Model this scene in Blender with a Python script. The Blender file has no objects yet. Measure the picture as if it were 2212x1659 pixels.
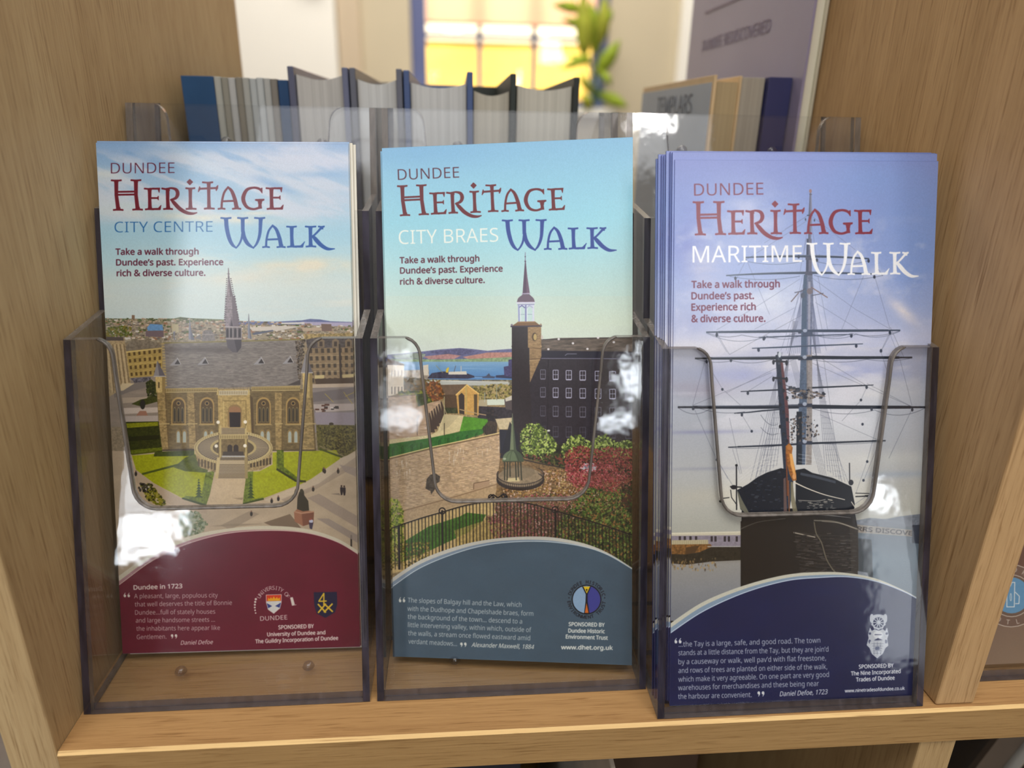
import bpy, bmesh, math, random, os
import numpy as np
from mathutils import Vector, Matrix
C = bpy.context.scene.collection
FONT = None
try:
    FONT = bpy.data.fonts.load(os.path.join(bpy.utils.system_resource('DATAFILES'), 'fonts', 'NotoSansHebrew-Regular.woff2'))
except Exception:
    pass
# ---------------------------------------------------------------- camera, world, lights, exposure
sc = bpy.context.scene
sc.view_settings.view_transform = 'Standard'
sc.view_settings.look = 'None'
sc.view_settings.gamma = 1
sc.view_settings.use_curve_mapping = False
sc.view_settings.exposure = 0.0
sc.cycles.use_denoising = True
sc.cycles.max_bounces = 7
sc.cycles.transparent_max_bounces = 40
sc.cycles.transmission_bounces = 5
sc.cycles.caustics_reflective = False
sc.cycles.caustics_refractive = False
sc.cycles.sample_clamp_indirect = 4

F, CX, CY = 1500., 1106., 829.5                    # focal length and centre of the 2212 x 1659 frame
_X = np.array([19000., -189., F]); _X /= np.linalg.norm(_X)
_D = np.array([-78., 4000., F]); _D /= np.linalg.norm(_D); _D -= _X * _D.dot(_X); _D /= np.linalg.norm(_D)
_Y = np.cross(-_D, _X)
R = np.stack([_X, _Y, -_D])                          # world axes in camera axes (right, down, forward)
CAM = np.array([0.14156, -0.19531, 0.21127])
cam = bpy.data.cameras.new('camera')
cam_ob = bpy.data.objects.new('camera', cam)
C.objects.link(cam_ob)
cam.sensor_width = 36; cam.lens = F / 2212 * 36
cam.clip_start = .01; cam.clip_end = 60
m = Matrix.Identity(4)
for i in range(3):
    m[i][0] = R[i][0]; m[i][1] = -R[i][1]; m[i][2] = -R[i][2]; m[i][3] = CAM[i]
cam_ob.matrix_world = m
cam.dof.use_dof = True
cam.dof.focus_distance = 0.271
cam.dof.aperture_fstop = 6.2
sc.camera = cam_ob

world = bpy.data.worlds.new('room_light'); sc.world = world
world.use_nodes = True
world.node_tree.nodes['Background'].inputs[0].default_value = (1.0, .96, .92, 1)
world.node_tree.nodes['Background'].inputs[1].default_value = .9

def area(name, x, y, z, w, h, rot, radiance, col):
    l = bpy.data.lights.new(name, 'AREA'); l.shape = 'RECTANGLE'; l.size = w; l.size_y = h
    l.energy = radiance * math.pi * w * h; l.color = col
    o = bpy.data.objects.new(name, l); o.location = (x, y, z); o.rotation_euler = rot; C.objects.link(o)
    return o
H90 = math.pi / 2
# daylight of windows behind the photographer, as unseen panels shaped to place each highlight
for n, (x, z, w, h, rad) in enumerate([(-1.07, .06, .27, .15, 24), (-1.10, .28, .24, .25, 9), (-.085, .71, .07, .11, 10), (-.10, .58, .13, .10, 3), (-.10, .49, .15, .08, 12),
                                       (.865, .655, .09, .11, 20), (.905, .75, .03, .10, 18), (.79, .48, .13, .06, 20), (.87, .55, .10, .07, 3), (1.88, .14, .10, .09, 19), (1.93, -.22, .26, .60, 3.0), (1.80, .55, .03, .50, 10),
                                       (-.95, 1.22, .26, .75, 16), (.13, 1.30, .22, .28, 13), (1.28, 1.20, .30, .65, 14)]):
    area('daylight', x, -2.5, z, w, h, (H90, 0, 0), rad, (.88, .94, 1.0))
area('spot_lamp', 1.06, -2.45, 1.90, .20, .12, (math.radians(60), 0, 0), 30, (1, .97, .92))
area('haze_panel', .6, -2.45, 1.84, 4.4, .46, (H90, 0, 0), 2.1, (.95, .97, 1.0))  # unseen panel added to lay haze over the upper clear sheets
# unseen ceiling lights: over the shelf, and one added to brighten the back wall
area('ceiling_light', .15, -.75, 2.0, 2.2, 1.0, (0, 0, 0), 6.2, (1, .965, .91))
area('ceiling_light', .2, 1.9, 2.0, 2.4, .8, (math.radians(12), 0, 0), 9.0, (1, .95, .87))
# warm daylight outside the far window: on the building across the street and on the blind
area('street_daylight', .6, 5.2, 3.4, 3.0, 1.2, (math.radians(38), 0, 0), 46, (1, .90, .72))
area('window_daylight', .42, 3.9, 1.9, 1.6, 1.2, (-math.radians(62), 0, 0), 12.5, (1, .84, .66))
# ---------------------------------------------------------------- printed covers: a small polygon painter
def solve_h(src, dst):
    A, b = [], []
    for (x, y), (u, v) in zip(src, dst):
        A.append([x, y, 1, 0, 0, 0, -u * x, -u * y]); b.append(u)
        A.append([0, 0, 0, x, y, 1, -v * x, -v * y]); b.append(v)
    h = np.linalg.solve(np.array(A, float), np.array(b, float))
    return np.append(h, 1).reshape(3, 3)

def apply_h(H, p):
    p = np.asarray(p, float).reshape(-1, 2)
    q = np.c_[p, np.ones(len(p))] @ H.T
    return q[:, :2] / q[:, 2:3]

def value_noise(h, w, sy, sx, seed):
    """smooth value noise with features of sy by sx pixels"""
    r = np.random.RandomState(seed)
    gy, gx = int(h / sy) + 3, int(w / sx) + 3
    g = r.rand(gy, gx).astype(np.float32)
    y = np.arange(h) / sy; x = np.arange(w) / sx
    yi = y.astype(int); xi = x.astype(int)
    fy = y - yi; fx = x - xi
    fy = (fy * fy * (3 - 2 * fy))[:, None].astype(np.float32); fx = (fx * fx * (3 - 2 * fx))[None].astype(np.float32)
    a = g[yi][:, xi]; b = g[yi][:, xi + 1]; c = g[yi + 1][:, xi]; d = g[yi + 1][:, xi + 1]
    return (a * (1 - fx) + b * fx) * (1 - fy) + (c * (1 - fx) + d * fx) * fy

def fbm(h, w, sy, sx, seed, octaves=4):
    out = 0; amp = 1; tot = 0
    for k in range(octaves):
        out = out + amp * value_noise(h, w, max(sy / 2 ** k, 1.5), max(sx / 2 ** k, 1.5), seed + k * 17)
        tot += amp; amp *= .55
    return out / tot

def coverage(contours, w, h):
    """anti-aliased non-zero coverage of closed contours (canvas pixels); returns (x0, y0, array)"""
    pts = np.concatenate(contours)
    x0 = max(int(np.floor(pts[:, 0].min())) - 1, 0); x1 = min(int(np.ceil(pts[:, 0].max())) + 2, w)
    y0 = max(int(np.floor(pts[:, 1].min())), 0); y1 = min(int(np.ceil(pts[:, 1].max())) + 1, h)
    if x1 - x0 < 1 or y1 - y0 < 1:
        return None
    SS = 4
    W, Hh = x1 - x0, (y1 - y0) * SS
    acc = np.zeros((Hh, W + 2), np.float32)
    a = np.concatenate([c for c in contours]); b = np.concatenate([np.roll(c, -1, 0) for c in contours])
    ax, ay, bx, by = a[:, 0] - x0, (a[:, 1] - y0) * SS, b[:, 0] - x0, (b[:, 1] - y0) * SS
    sgn = np.where(by > ay, 1., -1.)
    sw = by < ay
    ax, bx = np.where(sw, bx, ax), np.where(sw, ax, bx); ay, by = np.where(sw, by, ay), np.where(sw, ay, by)
    r0 = np.clip(np.ceil(ay - .5), 0, Hh).astype(int); r1 = np.clip(np.ceil(by - .5), 0, Hh).astype(int)
    n = r1 - r0
    ok = n > 0
    if not ok.any():
        return None
    ax, ay, bx, by, sgn, r0, n = [q[ok] for q in (ax, ay, bx, by, sgn, r0, n)]
    idx = np.repeat(np.arange(len(n)), n)
    row = np.arange(n.sum()) - np.repeat(np.cumsum(n) - n, n) + r0[idx]
    x = ax[idx] + (row + .5 - ay[idx]) * ((bx - ax) / (by - ay))[idx]
    x = np.clip(x, 0, W)
    xi = np.floor(x).astype(int); f = x - xi
    np.add.at(acc, (row, xi), (sgn[idx] * (1 - f)).astype(np.float32))
    np.add.at(acc, (row, xi + 1), (sgn[idx] * f).astype(np.float32))
    cov = np.clip(np.abs(np.cumsum(acc, 1)[:, :W]), 0, 1)
    return x0, y0, cov.reshape(y1 - y0, SS, W).mean(1)

_glyphs = {}
def glyph_tris(text):
    """triangles of a line of text from Blender's own text object; x from 0 to width, capital height 1"""
    if text in _glyphs:
        return _glyphs[text]
    def tris(s):
        c = bpy.data.curves.new('print_text', 'FONT'); c.body = s
        if FONT is not None:
            c.font = FONT
        c.resolution_u = 3
        o = bpy.data.objects.new('print_text', c); bpy.context.scene.collection.objects.link(o)
        dg = bpy.context.evaluated_depsgraph_get(); dg.update()
        me = o.evaluated_get(dg).to_mesh(); me.calc_loop_triangles()
        v = np.array([q.co[:2] for q in me.vertices]); t = np.array([q.vertices[:] for q in me.loop_triangles])
        bpy.data.objects.remove(o); bpy.data.curves.remove(c)
        return v[t] if len(t) else np.zeros((0, 3, 2))
    if '_cap' not in _glyphs:
        _glyphs['_cap'] = tris('H')[:, :, 1].max()
    t = tris(text) / _glyphs['_cap']
    t[:, :, 0] -= t[:, :, 0].min()
    _glyphs[text] = t
    return t

class Canvas:
    W, H = 990, 2100
    def __init__(self, quad):
        self.M = solve_h(quad, [(0, 0), (self.W, 0), (self.W, self.H), (0, self.H)])
        self.img = np.zeros((self.H, self.W, 3), np.float32)
        self.rnd = random.Random(5)
        self.fr(0, 0, 1)
    def fr(self, ox, oy, s):
        self.f = (ox, oy, s)
    def map(self, pts):
        p = np.asarray(pts, float).reshape(-1, 2)
        return apply_h(self.M, p / self.f[2] + np.array(self.f[:2]))
    def _blend(self, cv, col, alpha, tex=0, seed=1, ts=(6, 6)):
        if cv is None:
            return
        x0, y0, c = cv
        h, w = c.shape
        col = np.array(col, np.float32) / 255.
        src = np.broadcast_to(col, (h, w, 3))
        if tex:
            n = fbm(h, w, ts[0], ts[1], seed, 3) - .5
            src = np.clip(src * (1 + 2 * tex * n[..., None]), 0, 1)
        a = (c * alpha)[..., None]
        d = self.img[y0:y0 + h, x0:x0 + w]
        d += (src - d) * a
    def poly(self, pts, col, alpha=1, tex=0, seed=1, ts=(6, 6)):
        self._blend(coverage([self.map(pts)], self.W, self.H), col, alpha, tex, seed, ts)
    def polys(self, L, col, alpha=1):
        cs = []
        for p in L:
            q = self.map(p)
            s = np.sum(q[:, 0] * np.roll(q[:, 1], -1) - q[:, 1] * np.roll(q[:, 0], -1))
            cs.append(q if s > 0 else q[::-1])
        self._blend(coverage(cs, self.W, self.H), col, alpha)
    def grad(self, pts, stops, tex=0):
        """vertical gradient inside a polygon; stops = [(y in frame, colour)]"""
        cv = coverage([self.map(pts)], self.W, self.H)
        x0, y0, c = cv
        h, w = c.shape
        xm = sum(p[0] for p in pts) / len(pts)
        ys = self.map([(xm, s[0]) for s in stops])[:, 1]
        cols = np.array([s[1] for s in stops], np.float32) / 255.
        yy = np.arange(y0, y0 + h)
        g = np.stack([np.interp(yy, ys, cols[:, k]) for k in range(3)], -1)[:, None, :].astype(np.float32)
        d = self.img[y0:y0 + h, x0:x0 + w]
        d += (g - d) * c[..., None]
    def line(self, pts, wd, col, alpha=1, w2=None):
        """polyline of width wd (frame units), tapering to w2"""
        p = np.asarray(pts, float)
        w2 = wd if w2 is None else w2
        n = len(p) - 1
        L = []
        for i in range(n):
            a, b = p[i], p[i + 1]
            d = b - a; l = math.hypot(*d)
            if l < 1e-6:
                continue
            nx, ny = -d[1] / l, d[0] / l
            wa = (wd + (w2 - wd) * i / n) / 2; wb = (wd + (w2 - wd) * (i + 1) / n) / 2
            L.append([(a[0] + nx * wa, a[1] + ny * wa), (b[0] + nx * wb, b[1] + ny * wb), (b[0] - nx * wb, b[1] - ny * wb), (a[0] - nx * wa, a[1] - ny * wa)])
            if i:
                L.append([(a[0] + wa * math.cos(t), a[1] + wa * math.sin(t)) for t in np.linspace(0, 2 * math.pi, 9)[:-1]])
        self.polys(L, col, alpha)
    def curve(self, pts, wd, col, alpha=1, w2=None, n=14):
        self.line(spline(pts, n), wd, col, alpha, w2)
    def ell(self, cx, cy, rx, ry, col, alpha=1, rot=0, n=28, tex=0):
        t = np.linspace(0, 2 * math.pi, n + 1)[:-1]
        c, s = math.cos(rot), math.sin(rot)
        self.poly([(cx + rx * math.cos(q) * c - ry * math.sin(q) * s, cy + rx * math.cos(q) * s + ry * math.sin(q) * c) for q in t], col, alpha, tex)
    def blob(self, cx, cy, rx, ry, col, alpha=1, rot=0, noise=.0, seed=1):
        """soft cloud of colour"""
        p = self.map([(cx, cy), (cx + rx, cy), (cx, cy + ry)])
        X, Y = p[0]; rx = np.hypot(*(p[1] - p[0])); ry = np.hypot(*(p[2] - p[0]))
        R = max(rx, ry) * 2.2
        x0, x1 = int(max(X - R, 0)), int(min(X + R, self.W)); y0, y1 = int(max(Y - R, 0)), int(min(Y + R, self.H))
        if x1 <= x0 or y1 <= y0:
            return
        yy, xx = np.mgrid[y0:y1, x0:x1].astype(np.float32)
        dx, dy = xx - X, yy - Y
        c, s = math.cos(rot), math.sin(rot)
        e = ((dx * c + dy * s) / rx) ** 2 + ((-dx * s + dy * c) / ry) ** 2
        g = np.exp(-e * 1.2)
        if noise:
            g = g * np.clip(1 + noise * 3 * (fbm(y1 - y0, x1 - x0, 40, 90, seed) - .5), 0, 2)
        a = np.clip(g * alpha, 0, 1)[..., None]
        d = self.img[y0:y1, x0:x1]
        d += (np.array(col, np.float32) / 255. - d) * a
    def scatter(self, region, n, size, cols, aspect=1., alpha=1, seed=3, rect=False):
        """many small flecks inside a polygon (frame units)"""
        r = random.Random(seed)
        reg = [tuple(q) for q in region]
        xs = [q[0] for q in reg]; ys = [q[1] for q in reg]
        byc = {}
        k = 0; tries = 0
        while k < n and tries < n * 6:
            tries += 1
            x, y = r.uniform(min(xs), max(xs)), r.uniform(min(ys), max(ys))
            ins = False; j = len(reg) - 1
            for i in range(len(reg)):
                if (reg[i][1] > y) != (reg[j][1] > y) and x < (reg[j][0] - reg[i][0]) * (y - reg[i][1]) / (reg[j][1] - reg[i][1]) + reg[i][0]:
                    ins = not ins
                j = i
            if not ins:
                continue
            k += 1
            s = r.uniform(size[0], size[1]); sx = s * aspect; t0 = 0 if rect else r.uniform(0, 3)
            m = 4 if rect else 5
            if rect:
                P = [(x - sx, y - s), (x + sx, y - s), (x + sx, y + s), (x - sx, y + s)]
            else:
                P = [(x + sx * math.cos(t0 + q * 6.283 / m) * r.uniform(.6, 1.2), y + s * math.sin(t0 + q * 6.283 / m) * r.uniform(.6, 1.2)) for q in range(m)]
            # alternate colours in small batches so that they overlap each other
            byc.setdefault((k * 8 // n, r.randrange(len(cols))), []).append(P)
        for key in sorted(byc):
            self.polys(byc[key], cols[key[1]], alpha)
    def text(self, s, A, B, cap, col, weight=0, shear=0, alpha=1):
        """line of text whose ink runs from A to B on the baseline; weight < 0 thins and > 0 thickens (canvas pixels)"""
        t = glyph_tris(s)
        w = t[:, :, 0].max()
        A = np.array(A, float); B = np.array(B, float)
        d = (B - A) / w; up = np.array([d[1], -d[0]]); up = up / np.hypot(*up) * cap
        x = t[:, :, 0] + t[:, :, 1] * shear * (cap / np.hypot(*d)) * .0
        P = A + x[..., None] * d + t[:, :, 1][..., None] * (up + (d / np.hypot(*d)) * cap * shear)
        q = self.map(P.reshape(-1, 2)).reshape(-1, 3, 2)
        self._tri_fill(q, col, weight, alpha)
    def _tri_fill(self, q, col, weight, alpha):
        s = np.cross(q[:, 1] - q[:, 0], q[:, 2] - q[:, 0])
        q = np.where((s < 0)[:, None, None], q[:, ::-1], q)
        cv = coverage(list(q), self.W, self.H)
        if cv is None:
            return
        x0, y0, c = cv
        if weight:
            pad = 3
            c = np.pad(c, pad); x0 -= pad; y0 -= pad
            f = np.maximum if weight > 0 else np.minimum
            W = abs(weight)
            while W > 0:
                k = min(W, 1.)
                e = c
                for dy, dx in ((0, 1), (0, -1), (1, 0), (-1, 0)):
                    e = f(e, np.roll(np.roll(c, dy, 0), dx, 1))
                c = c + (e - c) * k
                W -= 1.
            if x0 < 0 or y0 < 0 or x0 + c.shape[1] > self.W or y0 + c.shape[0] > self.H:
                cx, cy = max(-x0, 0), max(-y0, 0)
                c = c[cy:self.H - y0, cx:self.W - x0]; x0 += cx; y0 += cy
        self._blend((x0, y0, c), col, alpha)
    def arc_text(self, s, cx, cy, r, a0, a1, cap, col, weight=0, inside=False):
        """characters around a circle, from angle a0 to a1 (degrees, 0 = right, 90 = up)"""
        n = len(s)
        for i, ch in enumerate(s):
            if ch == ' ':
                continue
            a = math.radians(a0 + (a1 - a0) * (i / (n - 1) if n > 1 else .5))
            t = glyph_tris(ch)
            w = t[:, :, 0].max()
            px, py = cx + r * math.cos(a), cy - r * math.sin(a)
            if inside:
                ux, uy = math.cos(a + math.pi / 2), -math.sin(a + math.pi / 2); vx, vy = -math.cos(a), math.sin(a)
            else:
                ux, uy = math.cos(a - math.pi / 2), -math.sin(a - math.pi / 2); vx, vy = math.cos(a), -math.sin(a)
            X = (t[:, :, 0] - w / 2) * cap; Y = (t[:, :, 1] - .5) * cap
            P = np.stack([px + X * ux + Y * vx, py + X * uy + Y * vy], -1)
            self._tri_fill(self.map(P.reshape(-1, 2)).reshape(-1, 3, 2), col, weight, 1)
    def clouds(self, region, col, sy, sx, seed, lo=.5, hi=.75, alpha=1, shear=0.):
        """cloud noise limited to a polygon; shear slants the streaks"""
        x0, y0, c = coverage([self.map(region)], self.W, self.H)
        h, w = c.shape
        n = fbm(h + int(abs(shear) * w) + 2, w, sy, sx, seed, 5)
        if shear:
            off = (np.arange(w) * abs(shear)).astype(int)
            if shear > 0:
                off = off.max() - off
            n = n[(np.arange(h)[:, None] + off[None]), np.arange(w)[None]]
        n = n[:h]
        a = np.clip((n - lo) / (hi - lo), 0, 1)
        # fade out at the region's rim
        k = 41
        ys = np.minimum(np.arange(h), np.arange(h)[::-1]) / (h * .18 + 1); xs = np.minimum(np.arange(w), np.arange(w)[::-1])
        a = a * np.clip(ys, 0, 1)[:, None] * (1 if w > self.W * .8 else np.clip(xs / (w * .2 + 1), 0, 1)[None])
        a = (a * a * (3 - 2 * a) * alpha * c)[..., None]
        d = self.img[y0:y0 + h, x0:x0 + w]
        d += (np.array(col, np.float32) / 255. - d) * a

def spline(pts, n=14):
    """Catmull-Rom through the points"""
    p = np.asarray(pts, float)
    P = np.vstack([2 * p[0] - p[1], p, 2 * p[-1] - p[-2]])
    out = []
    for i in range(1, len(P) - 2):
        for t in np.linspace(0, 1, n, endpoint=False):
            a, b, c, d = P[i - 1:i + 3]
            out.append(.5 * ((2 * b) + (c - a) * t + (2 * a - 5 * b + 4 * c - d) * t * t + (3 * b - a - 3 * c + d) * t ** 3))
    out.append(p[-1])
    return np.array(out)

# ---- the two decorated words; local units: baseline y = 0 upwards negative, capital height 250
def stroke(pts, ws, sm=True):
    """outline of a brush stroke with one width per point"""
    p = np.asarray(pts, float); w = np.asarray(ws, float)
    if sm and len(p) > 2:
        q = spline(np.c_[p, w], 8); p = q[:, :2]; w = q[:, 2]
    d = np.gradient(p, axis=0); l = np.hypot(d[:, 0], d[:, 1])[:, None]; n = np.c_[-d[:, 1], d[:, 0]] / np.maximum(l, 1e-6)
    a = p + n * w[:, None] / 2; b = p - n * w[:, None] / 2
    return [tuple(q) for q in np.vstack([a, b[::-1]])]

def serif(x0, x1, y, sx0, sx1, up):
    """flared foot or head: from x0 to x1 on line y, blending into a stem sx0..sx1; up = +1 when the stem rises above it"""
    t = 7
    return [[(x0, y + up * 2), (x0, y - up * t), (sx0 - 2, y - up * (t + 3)), (sx0, y - up * 24), (sx1, y - up * 24), (sx1 + 2, y - up * (t + 3)), (x1, y - up * t), (x1, y + up * 2), ((x0 + x1) / 2, y - up * 2)]]

def stem(x0, x1, x2, x3, y0, y1):
    m = (y0 + y1) / 2
    return [[(x0, y0), (x1, y0), (x1 - 2, m), (x3, y1), (x2, y1), (x0 + 2, m)]]

def word_heritage():
    S = []
    # H
    S += stem(180, 208, 196, 224, 374, 624) + stem(342, 370, 356, 384, 374, 622)
    S += serif(152, 236, 374, 180, 208, -1) + serif(168, 250, 624, 196, 224, 1)
    S += serif(314, 398, 373, 342, 370, -1) + serif(328, 410, 622, 356, 384, 1)
    S += [stroke([(205, 472), (352, 470)], [10, 10], False), stroke([(205, 496), (352, 494)], [10, 10], False)]
    # E
    def E(dx, dw):
        s = []
        s += stem(456 + dx, 482 + dx, 458 + dx, 484 + dx, 444, 620)
        s += serif(424 + dx, 500 + dx, 443, 456 + dx, 482 + dx, -1)
        s += [stroke([(470 + dx, 447), (545 + dx + dw, 447)], [9, 11], False), [(536 + dx + dw, 443), (553 + dx + dw, 441), (547 + dx + dw, 478), (541 + dx + dw, 460)]]
        s += [stroke([(475 + dx, 524), (538 + dx, 524)], [9, 9], False), [(530 + dx, 524), (541 + dx, 508), (541 + dx, 540)]]
        s += serif(432 + dx, 500 + dx, 620, 458 + dx, 484 + dx, 1)
        s += [stroke([(475 + dx, 615), (550 + dx + dw, 614)], [10, 12], False), [(538 + dx + dw, 610), (562 + dx + dw, 584), (556 + dx + dw, 620), (545 + dx + dw, 620)]]
        return s
    S += E(0, 0) + E(1004, 4)
    # R with the sweeping leg
    S += stem(604, 630, 608, 634, 444, 618) + serif(582, 658, 618, 608, 634, 1)
    S += [[(568, 440), (604, 446), (630, 442), (634, 462), (602, 456), (568, 450)]]
    S += [stroke([(612, 448), (650, 443), (688, 456), (700, 490), (684, 524), (640, 540)], [9, 10, 20, 25, 18, 7])]
    S += [stroke([(646, 536), (672, 566), (716, 612), (770, 644), (820, 653), (858, 646)], [10, 24, 26, 22, 15, 3])]
    # i with a diamond
    S += [[(800, 370), (824, 393), (800, 417), (777, 393)]]
    S += stem(792, 816, 792, 818, 442, 618) + serif(766, 842, 441, 792, 816, -1) + serif(768, 852, 618, 792, 818, 1)
    # t as a cross
    S += stem(944, 968, 946, 970, 394, 616) + serif(904, 990, 393, 944, 968, -1) + serif(918, 1002, 616, 946, 970, 1)
    S += [stroke([(880, 449), (1022, 443)], [11, 11], False)]
    S += [[(880, 430), (888, 446), (884, 456), (870, 474), (874, 450)], [(1032, 420), (1030, 446), (1018, 466), (1014, 448), (1018, 436)]]
    # A as a pointed arch
    def A(dx, dy):
        s = [stroke([(1061 + dx, 612 + dy), (1066 + dx, 548 + dy), (1084 + dx, 480 + dy), (1118 + dx, 434 + dy)], [12, 12, 12, 9])]
        s += [stroke([(1112 + dx, 434 + dy), (1146 + dx, 470 + dy), (1172 + dx, 540 + dy), (1186 + dx, 612 + dy)], [9, 20, 25, 27])]
        s += [stroke([(1062 + dx, 553 + dy), (1178 + dx, 549 + dy)], [10, 10], False)]
        s += serif(1032 + dx, 1090 + dx, 618 + dy, 1056 + dx, 1067 + dx, 1) + serif(1150 + dx, 1220 + dx, 618 + dy, 1172 + dx, 1199 + dx, 1)
        return s
    S += A(0, 0)
    # G
    S += [stroke([(1394, 474), (1370, 450), (1322, 442), (1268, 462), (1240, 530), (1266, 596), (1322, 618), (1382, 604)], [6, 14, 12, 20, 27, 20, 12, 14])]
    S += [[(1386, 448), (1396, 444), (1396, 486), (1386, 472)]] + stem(1366, 1390, 1366, 1392, 548, 612)
    S += [[(1340, 538), (1412, 536), (1412, 544), (1394, 552), (1390, 574), (1366, 574), (1362, 552), (1340, 546)]]
    return S, A

def word_walk():
    _, A = word_heritage()
    S = []
    S += [stroke([(1100, 688), (1106, 770), (1126, 856), (1152, 908), (1184, 936)], [28, 28, 26, 20, 5])]
    S += [stroke([(1180, 938), (1206, 906), (1226, 862), (1236, 800)], [5, 9, 11, 12])]
    S += [stroke([(1237, 688), (1238, 800)], [26, 24], False), stroke([(1238, 790), (1250, 850), (1280, 902), (1328, 938)], [24, 27, 24, 5])]
    S += [stroke([(1322, 938), (1354, 896), (1378, 820), (1386, 688)], [5, 14, 20, 27])]
    S += serif(1056, 1142, 685, 1086, 1114, -1) + serif(1194, 1280, 685, 1224, 1250, -1) + serif(1334, 1420, 685, 1372, 1399, -1)
    S += A(368, 314)
    # L
    S += stem(1628, 1654, 1632, 1658, 758, 928) + serif(1598, 1680, 757, 1628, 1654, -1) + serif(1604, 1680, 930, 1632, 1658, 1)
    S += [stroke([(1650, 925), (1726, 924)], [10, 13], False), [(1712, 920), (1748, 884), (1738, 906), (1732, 930), (1718, 930)]]
    # K
    S += stem(1782, 1808, 1784, 1810, 758, 926) + serif(1752, 1840, 757, 1782, 1808, -1) + serif(1758, 1840, 928, 1784, 1810, 1)
    S += [stroke([(1806, 850), (1850, 808), (1890, 764)], [9, 11, 14])] + serif(1860, 1910, 757, 1880, 1898, -1)
    S += [stroke([(1812, 834), (1840, 868), (1884, 914), (1936, 944), (1994, 944)], [14, 28, 27, 20, 3])]
    return S

def place_word(cv, S, a, b, A, B, cap, col, alpha=1):
    """affine placing: local baseline points a, b go to A, B in the frame; 250 local units high becomes cap"""
    a, b, A, B = [np.array(q, float) for q in (a, b, A, B)]
    d = (B - A) / (b[0] - a[0]); up = np.array([-d[1], d[0]]); up = up / np.hypot(*up) * cap / 250.
    L = []
    for s in S:
        s = np.asarray(s, float)
        L.append((A + (s[:, :1] - a[0]) * d + (s[:, 1:] - a[1]) * up))
    cv.polys([l.tolist() for l in L], col, alpha)
    for l in L:
        cv.line(l.tolist() + [l[0].tolist()], cap * .020, col, alpha)

def gothic(cx, y0, y1, w, n=7):
    """pointed lancet outline"""
    sp = y0 + (y1 - y0) * .32
    L = [(cx - w / 2, y1), (cx - w / 2, sp)]
    L += [(cx - w / 2 * math.cos(t), sp - (sp - y0) * math.sin(t) ** .8) for t in np.linspace(.15, math.pi / 2, n)]
    R = [(2 * cx - x, y) for x, y in L[::-1]]
    return L + R[1:]
QUAD = {1: [(207, 308), (752, 310), (778, 1397), (265, 1412)],
        2: [(825, 320), (1367, 296), (1365, 1437), (852, 1418)],
        3: [(1458, 345), (2027, 348), (1980, 1505), (1447, 1525)]}

def finish(a):
    """the softness and fine grain of a printed photograph"""
    for ax in (0, 1):
        a = a * .5 + (np.roll(a, 1, ax) + np.roll(a, -1, ax)) * .25
    a = np.clip((a - .022) / .978, 0, 1)
    h, w = a.shape[:2]
    g = fbm(h, w, 3, 3, 77, 2) - .5
    return np.clip(a * (1 + .06 * g[..., None]), 0, 1)

def building(cv, P, wall, cols, rows, win, frac=(.45, .5), tex=.15):
    """flat facade quad (tl, tr, br, bl) with a grid of window rectangles"""
    cv.poly(P, wall, tex=tex, ts=(4, 9))
    tl, tr, br, bl = [np.array(q, float) for q in P]
    L = []
    for i in range(cols):
        for j in range(rows):
            u0 = (i + .5 - frac[0] / 2) / cols; u1 = (i + .5 + frac[0] / 2) / cols
            v0 = (j + .5 - frac[1] / 2) / rows; v1 = (j + .5 + frac[1] / 2) / rows
            L.append([tuple((tl * (1 - u) + tr * u) * (1 - v) + (bl * (1 - u) + br * u) * v) for u, v in ((u0, v0), (u1, v0), (u1, v1), (u0, v1))])
    cv.polys(L, win)

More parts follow.
